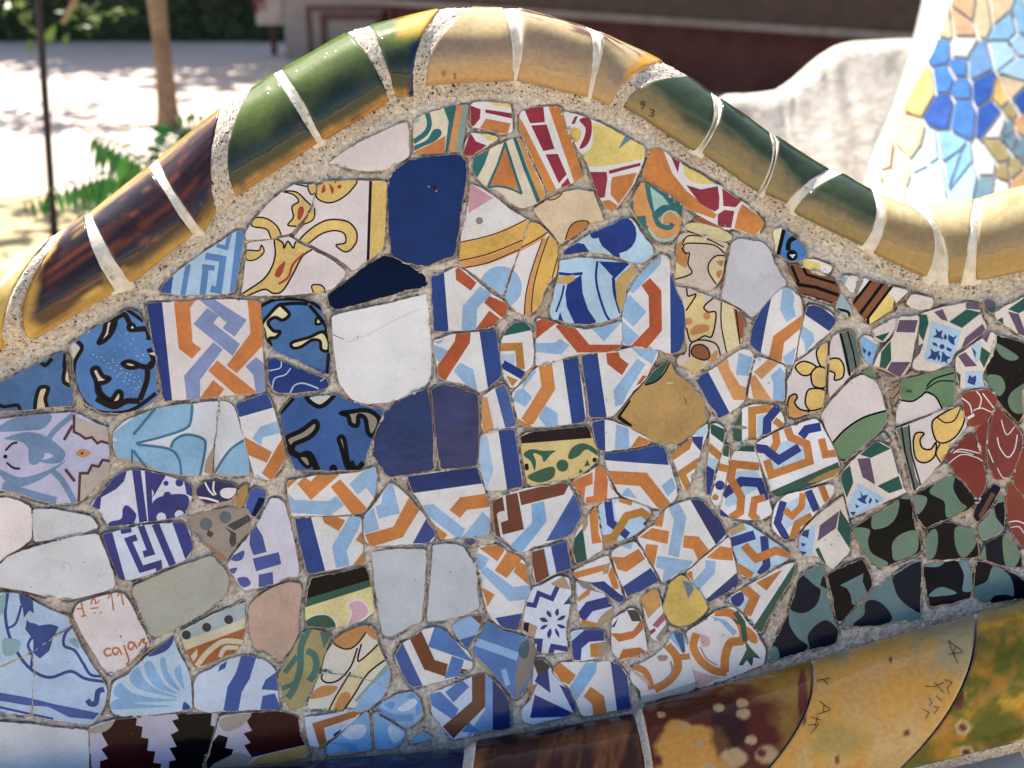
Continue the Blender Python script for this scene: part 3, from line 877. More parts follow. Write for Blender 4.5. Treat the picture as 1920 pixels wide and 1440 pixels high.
t W 600,510 660,490 780,460 890,435 905,540 935,700 952,850 945,920 830,940 650,960 520,960 440,930 440,880 400,720 430,680 500,620 560,540
p OLd 600,500 700,485 725,680 560,940 530,950 470,900 620,660
p B 780,460 895,430 955,930 850,945
p BL 600,890 650,800 740,860 750,965 660,970
p BL 430,690 480,670 550,740 500,810 405,760
p BL 490,620 570,520 580,550 470,690
p O 435,895 545,955 520,970 440,940
t W 922,425 1040,405 1200,390 1300,370 1490,380 1490,430 1440,520 1400,600 1320,680 1240,780 1170,870 1120,890 985,890 970,760 940,560
p B 915,430 1040,400 1110,890 980,900
p OD 1105,410 1200,400 1210,440 1275,490 1225,575 1115,490
p BL 1160,690 1340,450 1400,490 1270,700 1230,790 1175,810
p BL 1300,375 1500,370 1450,490 1370,440
p OD 1330,650 1380,575 1410,580 1360,640
t W 1000,930 1100,905 1180,930 1300,980 1440,1060 1420,1090 1300,1120 1100,1140 1050,1130 1010,1000
p B 990,930 1095,905 1100,1150 1045,1140
p BL 1180,940 1275,975 1280,1130 1170,1140
p O 1285,1125 1350,1030 1450,1070 1400,1100
@ 860 860 4
t W 1085,-35 1300,-60 1480,-100 1545,-80 1580,40 1630,200 1640,280 1580,340 1520,380 1440,360 1290,300 1210,270 1140,130
p B 1075,-35 1480,-110 1550,-85 1575,48 1330,30 1080,10
p O 1120,90 1410,105 1590,335 1520,390 1480,355 1360,205 1140,190
p BL 1520,205 1600,140 1630,220 1570,280
p BL 1215,275 1270,215 1340,300
t W 1040,60 1080,60 1120,150 1180,270 1200,285 1060,330 950,335 930,280 850,200 850,170 960,110
p OS 840,175 1005,100 1005,190 950,210 940,330 900,260
p OS 1025,55 1095,55 1120,170 1110,320 950,345 955,290 1010,280
p OS 1130,190 1190,265 1150,230
@ 860 560 4
t YB2 465,1040 500,1010 560,1000 970,960 990,1010 1045,1150 1045,1210 950,1290 880,1340 760,1360 560,1400 520,1390 500,1300 480,1160
p DKB 455,1040 560,995 975,955 998,1045 460,1088
b G2 485,1170 540,1130 630,1140 725,1140 690,1170 640,1225 620,1180 560,1160 580,1220 570,1290 540,1220
b G2 820,1180 860,1110 940,1085 1030,1130 1045,1180 960,1130 900,1180 840,1205
d G2 46 778,1252
b G2 515,1335 620,1280 700,1260 725,1290 700,1350 600,1380
p G2 940,1260 965,1205 985,1250
p G2 900,1310 910,1275 932,1300
b DKB 495,1245 520,1240 525,1280 500,1285
d DBR 18 1020,1210
t W 180,730 280,670 345,640 370,700 400,820 425,950 350,965 190,1000 175,960
p OLs 165,735 215,740 270,1000 180,1010
p B2s 272,675 350,635 435,950 350,970
t W 165,1020 300,990 415,980 430,1080 460,1250 480,1410 370,1435 210,1440 190,1360 150,1240
p B 298,990 418,975 485,1420 365,1445
p BLp 160,1020 215,1030 260,1290 210,1440 180,1350 145,1200
@ 440 860 4
t W 1295,135 1500,100 1820,70 1850,180 1890,280 1915,380 1910,560 1860,580 1700,600 1590,600 1540,600 1510,500 1450,420 1380,300 1330,240
p BD2 1285,135 1825,60 1865,185 1340,258
p O 1610,385 1690,290 1890,262 1920,360 1740,385 1690,445
p BL 1410,350 1490,340 1730,530 1690,610 1450,430
p BL 1700,595 1860,400 1930,470 1915,550 1860,590
p O 1505,500 1595,570 1560,620 1525,585
t W 1170,175 1230,220 1300,280 1350,350 1440,450 1500,560 1495,610 1440,630 1250,645 1050,655 990,640 970,560 970,440 1040,360
p O 1310,285 1395,370 1260,590 1020,665 975,570 1190,510
p BL 1110,260 1180,170 1240,410 1080,450 1055,360 1100,340
p BL 965,445 1040,365 1085,530 975,565
p B 1335,635 1440,445 1510,570 1450,635
t W 395,170 600,130 800,120 950,100 1050,60 1065,130 1055,260 1020,330 980,380 955,410 800,420 430,430 400,260
p O 470,190 520,135 570,170 620,120 790,118 570,310
p O 720,210 790,155 990,370 980,410 880,422
p O 385,180 490,135 400,222
p BL 390,255 450,310 700,320 760,280 820,350 720,425 415,405
p BL 860,190 960,100 1065,55 1075,150 920,270
p BL 990,220 1070,155 1060,270 1040,295
t W 445,450 570,440 945,436 953,560 960,680 970,780 870,800 680,845 545,860
p B 435,445 572,435 682,850 540,870
p O 655,432 760,430 830,465 780,545 670,480
p BL 730,660 860,432 955,430 930,520 840,690 862,800 760,820
p O 905,610 965,530 970,650
p O 885,800 975,685 975,790
@ 440 540 4
t BM2 340,940 390,870 440,820 540,810 700,810 770,800 850,850 1000,890 1110,915 1110,960 1070,1030 1040,1100 1000,1220 960,1360 850,1365 600,1370 450,1360 400,1230 370,1090
f GWp K 34 540,820 640,890 745,800 640,790
c K 34 335,940 400,870 440,825
f TNg K 36 385,1130 500,1070 600,1000 620,1050 560,1120 450,1170 430,1210
f TNg K 34 800,940 860,930 1000,920 1085,990 1040,1105 1000,1080 980,980 930,960 920,1030 870,1020 850,960
f TNg K 32 780,1130 820,1130 850,1300 880,1360 840,1340 800,1200
c K 50 395,1200 480,1260 560,1250 620,1370
f TNg K 26 480,1270 540,1260 570,1320 540,1340
c K 40 870,1300 910,1360 965,1310
d K 30 740,1355
t BS 1130,930 1200,870 1320,800 1448,760 1470,900 1485,1100 1500,1360 1370,1385 1160,1415 1090,1340 1035,1240 1050,1120 1100,1000
t BS2 1480,760 1550,730 1640,740 1820,800 1830,1000 1825,1240 1815,1330 1540,1360 1515,1150 1495,950
t W1 730,215 900,170 1100,130 1300,80 1440,45 1450,100 1470,400 1480,620 1450,710 1320,800 1180,850 980,870 870,830 780,700 745,450
c GRl 4 840,410 1000,350 1200,240 1380,160
c K 5 735,350 820,385
c K 5 918,375 930,358
@ 0 0 1
t BN2 614,556 632,540 655,525 680,503 720,479 760,490 799,520 802,536 740,551 680,568 629,580 620,575
@ 440 540 4
t BM3 190,130 250,90 400,70 520,80 640,130 660,200 690,300 715,480 720,560 715,640 680,645 600,612 500,552 380,502 290,475 270,440 240,400 220,280 200,200
c K 28 185,140 300,88 450,82 560,100 655,160
f YPl K 26 205,270 260,200 330,130 370,150 410,200 360,240 300,220 250,260 290,320 340,330 310,370 260,380 270,430 240,410 220,320
c K 26 330,125 460,115 550,120
c K 26 560,130 620,200 685,290 680,330
f YPl K 24 430,410 560,370 660,330 705,400 700,470 650,460 640,400 580,390 500,440 440,450
f YPl K 20 620,220 652,260 610,270
c K 24 705,490 690,650
t BCO 245,540 300,530 370,560 480,608 600,655 690,675 705,740 600,770 420,790 290,780 260,700
c PBL 9 255,620 340,600 350,550
c PBL 9 280,770 300,680 380,650 420,600
c PBL 11 415,790 450,730 520,715 630,755
c PBL 9 640,700 695,665
@ 0 540 4
t WL 1105,120 1220,110 1460,95 1700,85 1900,95 1950,110 1965,300 1970,500 1980,700 1985,780 1800,800 1500,825 1230,845 1180,560 1130,330
p B3 1095,115 1215,105 1292,850 1225,855
p O3 1305,105 1330,90 1475,85 1425,150 1445,410 1510,455 1440,530 1340,455
p BP 1450,270 1555,150 1640,210 1600,265 1800,420 1745,510
p BP 1490,85 1600,80 1850,240 1760,365 1670,300 1700,260
p BP 1380,660 1600,405 1670,460 1500,690 1500,830 1400,835
p O3 1560,620 1630,545 1930,785 1850,800 1760,795
p O3 1600,690 1680,760 1640,815 1495,832
p O3 1855,85 1960,95 1980,420 1775,640 1700,580 1880,340
p BP 1840,590 1920,520 1985,570 1990,780 1920,790 1900,650
@ 280 300 4
t LBm 80,990 130,910 260,800 400,700 560,600 640,540 700,525 710,560 700,640 670,800 640,980 560,1005 400,1010 240,1010
p CBm 70,1000 130,900 180,870 160,1015
s MB 40 292,780 250,1020
s MB 48 425,790 398,1020
s MB 40 395,800 490,812
s MB 50 420,720 552,742 520,980 460,965
p MB 655,530 715,530 645,995 600,1010
s MB 30 505,640 578,660 605,550
t WP2 730,530 800,440 900,320 1000,240 1100,180 1190,190 1240,180 1245,230 1212,340 1152,440 1090,510 1062,545 1000,562 900,592 725,595
f YS2 DBR 12 795,435 880,440 960,500 985,580 920,595 880,520 770,495
f YS2 DBR 12 1000,235 1100,240 1170,300 1230,370 1220,450 1150,490 1040,490 1080,430 1070,350 1120,310 1080,260
b RD 1110,430 1120,360 1150,350 1160,390 1130,450
f YS2 DBR 11 1190,185 1260,175 1250,240 1210,255
c DBR 11 1090,180 1190,200
t WP2 1255,200 1320,160 1500,155 1780,160 1770,400 1760,600 1740,680 1640,750 1530,830 1490,795 1380,715 1250,652 1085,575 1118,540 1170,460 1228,350
p YS2 1670,150 1790,150 1765,600 1745,690 1655,750
s DBR 22 1660,150 1640,760
f YS2 DBR 12 1250,270 1300,150 1545,145 1510,230 1420,300 1330,320
b RD 1288,245 1310,180 1322,230
b RD 1350,180 1385,220 1370,255
d RD 16 1425,200
d RD 9 1395,165
f YS2 DBR 12 1125,605 1220,510 1340,450 1480,460 1550,530 1550,620 1480,690 1400,640 1470,620 1460,550 1380,530 1280,560 1170,640
b YS2 1215,385 1245,355 1235,440 1105,505
c DBR 11 1240,360 1225,450 1100,500
t WP2 740,620 900,605 1000,585 1055,578 1125,625 1250,690 1380,760 1475,840 1455,880 1380,960 1250,990 1050,1010 720,1015 695,1000 720,800
f YS2 DBR 13 940,595 1000,620 1010,660 1040,610 1080,660 1110,610 1240,650 1150,720 1080,850 1000,980 930,1000 860,970 720,1025 690,1010 850,900 920,800 945,700
b RD 940,860 970,800 1020,760 1000,840 970,880
c RD 17 1160,700 1080,780 1040,880 970,930
f YS2 DBR 11 730,680 820,680 840,640 860,690 800,745 730,748
f YS2 DBR 11 1220,940 1290,940 1315,985 1240,1000
@ 0 540 4
t BM4 520,430 560,400 700,310 850,230 960,160 1040,190 1080,260 1110,330 1150,440 1170,560 1165,700 1180,800 1150,860 1040,910 900,940 750,930 640,860 590,770 560,640 540,520
p GWp 510,430 560,410 600,450 560,540 560,610 525,540
c DBK 30 580,400 615,450 560,560 560,700 620,840 720,920 850,940 1000,910 1170,790
d W 4.5 780,540 810,565 845,540 875,580 900,640 940,670 980,650 1005,700 960,720 1020,760 1050,700 910,605 830,600 1060,540 1030,510 1000,780 700,500 730,515 760,520 880,660 930,700 970,690 1040,745 1010,670 950,640 860,620 1075,500
d PBL 4 850,560 890,560 800,590 920,630 990,620 1040,660 1060,720 980,750 860,470 900,430 940,450 980,420 1020,460 900,360 950,340 1000,380
f GWp DBK 34 740,410 780,330 800,250 865,250 840,330 790,390
c DBK 40 830,340 860,240 930,200 970,260 1000,310 1100,310 1120,390
d DBK 38 985,295
d W 9 992,296
f GWp DBK 32 920,570 970,550 1040,580 980,600
c DBK 40 1030,580 1130,590 1160,480
c DBK 40 1115,455 1150,540 1110,600 1100,700 1050,840
p GWp 1110,490 1165,480 1165,510
f GWp DBK 34 690,620 730,600 770,660 820,680 780,710 740,720 760,790 830,840 880,780 910,790 900,850 840,860 740,800 720,700
c DBK 42 720,830 850,890 950,850 1050,850
c DBK 26 950,160 1075,250
t BM5 -20,720 130,650 300,560 400,510 490,480 500,600 520,740 545,760 550,880 400,890 200,915 -20,920
f YPt DBK 30 500,560 520,600 545,720 500,720 475,680
c DBK 30 490,490 480,600
f YPt DBK 30 265,920 290,760 360,750 340,830 350,910
c DBK 30 300,550 340,580 390,530
c DBK 26 -30,850 20,890 130,880 150,930
t LIL -20,990 200,960 540,935 620,960 720,1020 800,1040 815,1160 820,1330 810,1420 740,1460 640,1570 580,1610 400,1620 250,1580 120,1530 -20,1510
b SLB -30,1070 130,965 380,950 330,1050 200,1070
b SLB 30,1130 200,1080 340,1110 440,1180 490,1240 450,1310 300,1300 170,1160
b SLB -30,1350 150,1420 350,1370 500,1290 300,1440 100,1490
b LIL 230,1270 330,1235 400,1260 320,1290
c SLB 40 350,1150 420,1060 550,950
c SLB 44 380,1360 470,1450 560,1610
b SLB 220,1200 290,1180 340,1240 280,1320 220,1310
c SLB 60 20,1480 200,1540 420,1600
p CHs 560,970 810,1060 830,1160 770,1170 700,1140 600,1100 555,1080
p CHs 600,1400 830,1300 820,1450 650,1570 600,1610
s MR 20 555,950 555,1080 600,1100 640,1130 690,1120 730,1165 760,1150 830,1170
s MR 22 545,1030 480,1140
s MR 20 590,1610 600,1390 660,1390 690,1330 740,1340 770,1290 830,1300
s MR 22 490,1360 560,1450
b OLm 570,1240 620,1210 680,1240 620,1270
d DBR2 10 615,1240
d DBK 16 40,1265
c DBR2 15 40,1220 90,1170 130,1160
c DBR2 15 50,1310 100,1350 150,1355
t WLb 850,1080 940,1000 1060,950 1180,900 1400,870 1638,850 1625,1000 1598,1180 1588,1400 1450,1405 1350,1400 1100,1350 890,1280 850,1200
b BLT 860,1080 1020,960 1060,910 1430,870 1430,1000 1390,1060 1020,1150 1000,1180 860,1130
p BLT 1030,1175 1260,1210 1330,1260 1350,1410 1150,1370 870,1280 850,1150 940,1130
b BLT 1280,1190 1310,1140 1400,1110 1500,1120 1540,1180 1500,1410 1370,1410 1330,1250
p CHt 890,1275 1100,1310 1170,1370 900,1330
p CHt 1540,1300 1600,1190 1600,1410 1530,1380
c TB 20 1440,870 1430,1000 1380,1060 1200,1120 1015,1165
c TB 20 1030,1175 1260,1205 1340,1280 1360,1410
c TB 20 1280,1200 1310,1140 1400,1100 1520,1130 1540,1200 1500,1410
c TB 22 1000,1100 1060,1030 1170,895
s TB 20 1000,1220 1110,1365
s TB 16 990,1210 990,1320
t WLb 1652,850 1700,850 1760,900 1790,1010 1830,1150 1860,1280 1870,1400 1700,1410 1605,1405 1615,1200
p BLT 1615,1410 1720,1220 1850,1135 1885,1415
c TB 20 1605,1395 1720,1220 1840,1135
@ 440 540 4
t W 10,870 240,790 290,900 320,1000 350,1130 380,1260 350,1340 270,1440 200,1430 150,1420 130,1340 90,1200 40,990
p B -10,875 250,782 295,895 25,972
p BL 130,1130 190,1040 330,995 340,1090 210,1120 200,1180
p O 70,1115 280,1230 240,1310 95,1250
p O 205,1390 355,1130 390,1270 280,1450
p BL 155,1395 250,1445 180,1440
@ 0 860 4
t LBw 680,350 760,260 860,140 950,90 1100,90 1240,130 1370,170 1440,210 1445,280 1410,360 1380,430 1200,460 1000,490 820,505 770,430 740,380
p CB2 730,280 860,130 955,85 930,170 870,230 760,290 750,380 680,375
p CB2 990,85 1055,85 1105,470 1045,480
p CB2 1085,90 1135,95 1145,470 1112,475
p CB2 1090,92 1245,125 1130,300 1160,270 1130,200
b CB2 1140,340 1220,280 1390,270 1420,350 1385,440 1220,465 1140,475
d CB2 20 1245,185
d CB2 30 1345,180
d CB2 28 1255,275
d CB2 28 1140,205
b CB2 910,450 920,380 950,350 1010,400 1020,440 980,495 820,510 825,475
d LBw 36 1210,440
d LBw 34 1345,420
p CB2 1380,170 1450,200 1450,290 1400,265
t LBf 770,570 900,540 1050,505 1280,483 1380,480 1430,570 1450,680 1400,750 1300,800 1180,840 1050,890 905,915 840,770
p CB2 760,570 840,545 942,915 895,925
p CB2 1290,475 1385,470 1460,665 1390,755
s CB2 50 1055,500 1132,702 1075,718
s CB2 56 1165,490 1295,800
s CB2 48 1025,590 962,612 1060,830 1190,790 1195,840
s CB2 44 905,545 985,530
t CB3 1475,230 1530,180 1640,170 1760,200 1770,240 1730,310 1600,340 1530,330 1480,280
b W 1650,250 1690,220 1780,230 1730,295 1670,290
c W 14 1535,175 1570,240 1605,275
c W 14 1605,165 1600,230 1620,272
c W 16 1475,290 1560,300 1640,325
t OC 1780,300 1800,220 1850,190 1855,260 1810,360 1780,360
t GRB 1400,440 1560,400 1700,370 1860,375 1880,460 1840,560 1760,660 1690,765 1660,760 1580,680 1500,600 1430,520
d SG 48 1545,490
d SG 46 1690,440
p DG 1700,500 1860,420 1890,460 1760,540
p DG 1560,530 1605,560 1580,595 1550,570
p DG 1680,510 1770,560 1770,640 1740,665 1718,620 1730,560
p TCb 1490,600 1560,640 1680,720 1700,775 1640,765
@ 440 860 4
t WLl 270,300 340,300 375,335 400,430 440,590 470,720 480,880 390,900 290,940 90,985 60,980 0,890 -55,805 5,705 105,585 195,455
p CBl 120,520 160,500 210,580 240,700 140,725 110,640
p CBl 135,750 330,700 350,790 160,845
p CBl 180,870 285,850 292,950 180,965
b CBl 0,720 70,690 60,750 10,770 -40,750
b CBl 20,900 90,890 120,940 60,965
b CBl -40,830 20,820 -10,865
t CBl 110,250 160,210 240,240 220,330 170,415 110,465 80,420 75,350
p BN2 180,290 235,300 150,440 110,460
@ 0 860 4
t PW -30,295 60,295 150,320 225,365 235,480 235,600 160,660 60,720 0,770 -30,790
t GW2 250,380 400,380 560,410 690,440 735,510 600,567 430,598 260,620 245,500
t GW2 0,795 60,735 160,695 330,645 560,585 730,565 790,700 850,870 860,960 760,1000 600,1040 520,1055 380,1040 200,990 0,960 -30,955 -30,815
t GO 1000,960 1200,870 1400,790 1590,730 1660,800 1720,900 1690,1020 1560,1130 1400,1230 1220,1320 1160,1340 1110,1280 1050,1130 1000,1020
@ 0 1080 4
t WLl2 580,210 700,170 850,130 920,130 980,210 1040,340 1100,450 1120,520 1040,580 940,680 860,720 820,730 770,690 690,550 600,400 550,290
s OT 12 605,190 632,300
s OT 11 575,248 622,240
s OT 11 608,304 648,296
c OT 10 685,215 692,180 712,178 718,208 745,185
s OT 10 678,245 740,238
d OT 7 708,278 755,275
s OT 12 808,168 835,132 852,258
s OT 12 880,152 905,120 926,220
c OT 14 832,548 802,545 782,570 800,600 838,588
c OT 14 892,545 855,540 845,570 868,592 890,560
s OT 13 890,540 915,592
c OT 13 928,520 950,580 966,640 945,665
d OT 8 905,455
c OT 14 1002,502 970,500 962,538 988,552 1006,515
s OT 12 1004,498 1028,545
c OT 13 1040,528 1060,484 1082,474 1074,498 1100,506 1086,532
d DBR 3 865,405 700,445 640,510 930,495
t LBg -20,125 120,130 250,190 380,260 510,300 535,375 400,463 260,556 130,618 -20,683
c CB4 24 60,120 40,280 70,450 160,620 260,720 380,760 530,715 640,770 780,792
c CB4 22 545,378 490,430 480,520 560,560 620,650 680,740 770,752
p CB4 140,120 245,180 255,280 220,260 180,310 170,240 150,200
c CB4 18 160,220 120,350 65,390
p CB4 200,330 225,352 260,355 290,372 340,365 380,362 440,380 425,415 400,460 370,560 340,585 300,620 275,600 250,580 250,480 190,400
c CB4 20 240,460 210,520 240,600 230,700
p CB5 -30,870 200,910 400,960 745,1030 700,1075 520,1060 360,980 200,970 -30,930
s CB4 16 -20,980 200,1030 400,1072
c CB4 40 780,850 735,870 720,950 680,960 655,930
b TG 30,470 150,490 130,570 50,600 20,560
b TG 520,480 570,470 590,540 540,510
b TG -20,180 40,140 30,260 -10,280
+ LBg -20,692 130,628 230,584 256,740 246,850 228,1040 0,1030 -20,1030
+ LBg 240,579 400,474 538,387 600,520 680,660 770,780 800,850 790,960 740,1050 690,1110 560,1100 400,1080 238,1045 255,850 266,740
t LBs2 850,800 960,740 1040,660 1120,590 1230,510 1300,450 1330,560 1400,690 1430,770 1435,900 1440,990 1330,1015 1100,1040 920,1050 840,1020 825,950
b MBs 845,880 900,800 980,870 1120,910 1320,930 1150,945 960,940
b MBs 825,960 900,920 1050,960 1300,975 1100,990 840,1000
b MBs 970,770 1030,680 1080,770 1160,840 1330,910 1150,880 1030,840
b MBs 1080,670 1130,640 1190,740 1240,820 1330,880 1200,850 1120,780
b MBs 1200,630 1240,620 1260,720 1350,860 1240,780
b MBs 1310,700 1350,670 1360,720 1380,850 1320,760
b CB4 1110,600 1280,460 1305,445 1290,510 1230,570
p CB4 1350,580 1405,690 1415,710 1380,630
b CB4 1370,1005 1380,945 1425,980 1415,1005
t LBw2 1455,800 1490,740 1580,700 1700,630 1800,600 1870,600 2000,640 2060,700 2075,800 2090,950 2110,1000 1900,1000 1700,1010 1560,1020 1460,990
s CB6 112 1870,590 1820,750 1760,850 1730,1020
p CB6 1635,720 1650,670 1705,635 1690,690
p CB6 1960,850 1990,780 2070,720 2085,860
p CB6 1950,1010 1970,900 2060,880 2115,1010
t CR2 1350,420 1430,380 1600,290 1740,230 1830,180 1840,330 1820,500 1760,570 1600,640 1500,690 1450,670 1400,560 1370,490
p GBl 1335,430 1740,225 1850,185 1850,310 1600,410 1400,480 1350,475
p BN2 1740,215 1840,165 1842,192 1760,222
d DGr 34 1398,442 1550,385 1715,327
p RO 1385,560 1850,385 1835,500 1770,580 1600,650 1460,690 1420,610
c CR2 40 1475,675 1560,570 1680,490 1830,500
c CR2 34 1650,610 1690,540 1790,540
p CR2 1430,600 1480,545 1480,600 1450,645
@ 440 1080 4
t TP 105,240 160,170 280,90 400,50 490,55 500,120 480,280 475,420 440,520 340,640 260,600 140,530 110,400
d DBR 4 162,312
@ 440 860 4
t YL2 570,900 700,870 830,850 980,805 1005,880 1020,960 1040,1070 1050,1150 960,1210 840,1255 700,1265 540,1260 530,1120 550,1000
p K2 550,905 985,795 1015,908 540,1050
p GN 540,1050 1015,908 1022,960 530,1115
b W 840,1085 940,1055 1012,1130 990,1195 840,1265 870,1160
b PK2 855,1092 940,1067 1000,1130 980,1185 850,1255 882,1160
b W 525,1215 600,1170 690,1165 757,1215 752,1275 560,1262
b GN 530,1222 600,1180 690,1175 745,1220 740,1270 540,1262
@ 440 1080 4
t OLV 550,400 620,410 720,440 680,560 630,700 580,840 500,980 440,1000 390,960 360,860 330,740 410,610 460,500
c TGn 50 560,390 500,520 490,700 440,850 395,915
c TGn 50 540,560 600,600 610,700 560,790
c TGn 40 470,600 375,725
p TGn 640,420 730,430 670,545
c TGn 36 460,800 345,850
t CRs 740,500 780,440 880,400 1000,370 1050,400 1070,500 1110,600 1160,690 1165,750 1148,832 1060,792 900,752 740,728 650,718 680,600
f OLm DBR 12 740,490 830,415 1000,360 960,460 880,540 800,540
p YP 910,680 1075,505 1135,620 940,800 810,1010 705,1010 800,850
p LBx 1170,680 1175,760 1100,930 940,1040 890,1000 1050,780
p GB 1140,660 1160,700 1040,800 920,950 900,930
b OLm 565,910 640,830 770,830 720,890 600,920
b OLm 745,1000 800,880 870,890 820,1010
c DBR 13 950,510 930,640 1085,505
c DBR 13 920,540 870,680 780,780 690,800 650,760 690,700
c DBR 12 870,720 760,900 705,1010
c DBR 13 1135,625 1000,730 890,900 815,1010
b OLm 970,380 1050,400 1070,480 1000,440
+ CRs 645,728 740,737 900,761 1060,801 1146,841 1100,920 1000,1000 940,1030 820,1005 700,1000 540,990 570,900
@ 440 860 4
t GW3 1025,700 1200,680 1430,680 1436,760 1425,900 1405,1220 1290,1270 1170,1340 1110,1310 1090,1200 1060,1000
t GW3 1490,650 1600,640 1700,650 1760,740 1810,820 1825,1000 1835,1120 1700,1180 1560,1210 1445,1215 1455,1050 1475,850
d CH 7 1615,850
t B 1725,615 1815,620 1760,655
@ 860 860 4
t W 150,660 290,645 350,690 440,730 500,780 520,900 540,990 500,1080 470,1170 440,1290 340,1270 230,1190 190,1050 160,880 130,760
p O 150,668 295,642 345,690 290,770
p O 270,840 370,685 480,748 360,895
p O 410,850 450,775 515,800 530,950
p BL 130,700 230,750 180,840 145,825
p BL 165,850 210,810 410,965 545,945 515,1055 380,1070
p O 175,965 270,1020 215,1110
p B 275,1195 475,1160 445,1300 330,1275
t W 260,310 350,270 520,220 700,200 810,180 860,250 900,350 920,420 850,560 780,590 640,640 560,660 490,700 440,690 330,600 280,580 260,430
p BRr 250,320 330,285 345,390 300,400 285,420 315,590 270,575
p BRr 350,275 440,255 490,530 330,570 315,480 370,460
p BRr 450,250 700,190 835,180 790,270 470,350
p BL2 545,340 640,320 660,470 470,710 380,660 550,480
p B2s 655,620 870,250 935,420 840,580 720,610
t LBw2 550,690 640,670 810,620 820,700 850,820 720,860 580,940 560,850
p BRr 540,700 640,675 680,880 580,940
p B 690,655 815,610 860,825 735,865
t W 880,560 960,440 1030,360 1052,500 1072,600 1080,680 1050,700 960,760 880,790 860,680
p GN 860,610 930,520 965,775 885,800 860,690
p O 975,385 1035,350 1050,560 1075,630 1000,640
p TN 930,440 970,415 970,500 930,560
t PBL 1048,360 1100,310 1200,300 1300,320 1430,370 1440,430 1400,510 1330,560 1250,600 1160,640 1100,670 1085,590
b W 1180,320 1330,340 1420,380 1300,390 1200,470
s BRY 60 1118,305 1140,480 1270,580
s OB 60 1050,612 1160,590 1260,430 1370,400 1440,450
p BRY 1380,490 1450,415 1420,520
s OB 40 1205,305 1300,335
b TN 1080,640 1200,610 1110,675
t W 1340,590 1470,490 1550,380 1640,340 1740,310 1820,310 1880,380 1950,450 2010,550 2000,600 1840,712 1710,832 1630,872 1530,930 1480,830 1400,700
p BD2 1735,305 1825,300 1890,375 1960,445 2020,550 1930,645
p BL 1570,365 1650,330 1710,440 1650,740 1570,720 1615,460
p O 1455,490 1550,375 1525,515 1455,500
p O 1355,590 1450,520 1580,545 1565,640
p O 1405,640 1495,650 1465,810 1395,700
p O 1690,575 1800,585 1880,690 1800,770 1760,680 1680,665
p BL 1490,730 1760,770 1690,860 1620,860 1480,815
p BL 1540,840 1650,850 1525,940
@ 1220 900 4
t W 590,430 600,500 625,600 650,720 660,780 560,850 430,920 400,910 340,820 265,700 380,598 500,498
p O 420,580 520,495 610,510 620,605 480,595
p BL 310,770 410,660 410,600 490,610 480,700 370,820
p B7 405,905 645,695 670,785 540,870 430,930
p O 260,700 310,680 320,765
@ 860 860 4
t W 1145,700 1230,650 1320,625 1370,680 1430,790 1495,910 1470,940 1340,1000 1260,1040 1235,960 1185,850
p O 1150,735 1240,740 1350,675 1400,750 1260,850 1190,830
p B 1230,960 1440,820 1510,915 1270,1045
p BL 1205,650 1315,620 1290,680
t W 860,845 1000,775 1120,725 1135,780 1172,860 1212,960 1240,1060 1200,1080 1120,1020 1000,950 880,890
p O 850,855 1145,780 1090,840 860,905
p O 1150,795 1205,975 1160,980 1120,870
s BRY 60 985,960 1080,950 1190,1040 1250,1070
p TN 1090,800 1140,775 1120,860 1080,870
t LBw 880,920 960,930 1080,1010 1150,1110 1150,1190 1100,1220 1030,1260 920,1240 890,1130
p O 885,1050 1000,950 980,1020 900,1075
s BRY 80 915,1195 980,1110 1155,1065
b TN 1060,1190 1155,1120 1130,1225 1040,1260
s OB 40 920,1225 1040,1255
p CHb 880,915 960,925 1080,1010 1000,990 930,970
@ 860 1080 4
t LBst 560,90 620,70 760,0 830,20 840,130 830,250 810,330 800,420 820,570 700,575 590,570 560,480 480,420 470,360 500,230 530,150
s BRY 36 510,210 570,220 600,130 700,170 765,30
p BRY 785,215 850,130 840,210
b BRY 735,300 722,270 745,243 752,280
b BRY 738,332 770,300 803,298 780,328
b BRY 738,362 780,368 803,388 765,392
b BRY 722,393 750,420 753,462 728,430
b BRY 690,393 697,430 675,468 663,430
b BRY 668,368 640,397 612,397 635,370
b BRY 668,342 630,345 608,318 645,313
b BRY 692,312 663,290 663,260 692,280
s BRY 40 560,490 610,490 600,580
s BRY 40 690,580 705,530 820,550
p TN 470,330 590,380 560,485 465,400
p BN2 490,350 530,350 520,425 485,400
p TN 690,60 790,0 840,100 760,90
t LBst 840,420 900,405 1080,410 1100,480 1100,590 1020,620 900,640 860,640 850,540
p PBL 850,420 1080,410 960,430 870,500
s BRY 90 870,630 880,520 960,450 1090,440
p OB 985,510 1050,500 1050,605 990,610
p TN 1050,500 1110,490 1095,595 1050,605
t W 1150,330 1230,280 1290,240 1340,260 1370,320 1390,420 1415,570 1340,590 1220,635 1180,620 1150,540
p OD2 1140,430 1220,430 1310,410 1375,320 1385,400 1310,470 1200,495
p OD2 1195,630 1230,550 1360,535 1410,570 1340,600
p BRY 1140,390 1200,310 1170,380
p DG 1260,255 1345,255 1370,340 1300,340
t W 1370,160 1480,95 1510,170 1530,260 1555,350 1545,430 1500,490 1460,480 1420,390 1390,260
p YB3 1360,160 1485,85 1520,220 1420,320
p PK3 1450,370 1545,265 1565,310 1490,390
p CH 1480,460 1565,345 1560,440 1500,500
p R 1420,420 1470,390 1480,410 1430,450
t YH 1580,60 1660,0 1690,0 1740,50 1820,140 1870,240 1840,280 1770,340 1690,375 1600,360 1545,270 1535,230 1560,150
p SB 1675,30 1745,55 1765,100 1720,170 1705,110
p TN 1525,120 1585,55 1560,150 1540,230 1520,200
@ 860 1080 4
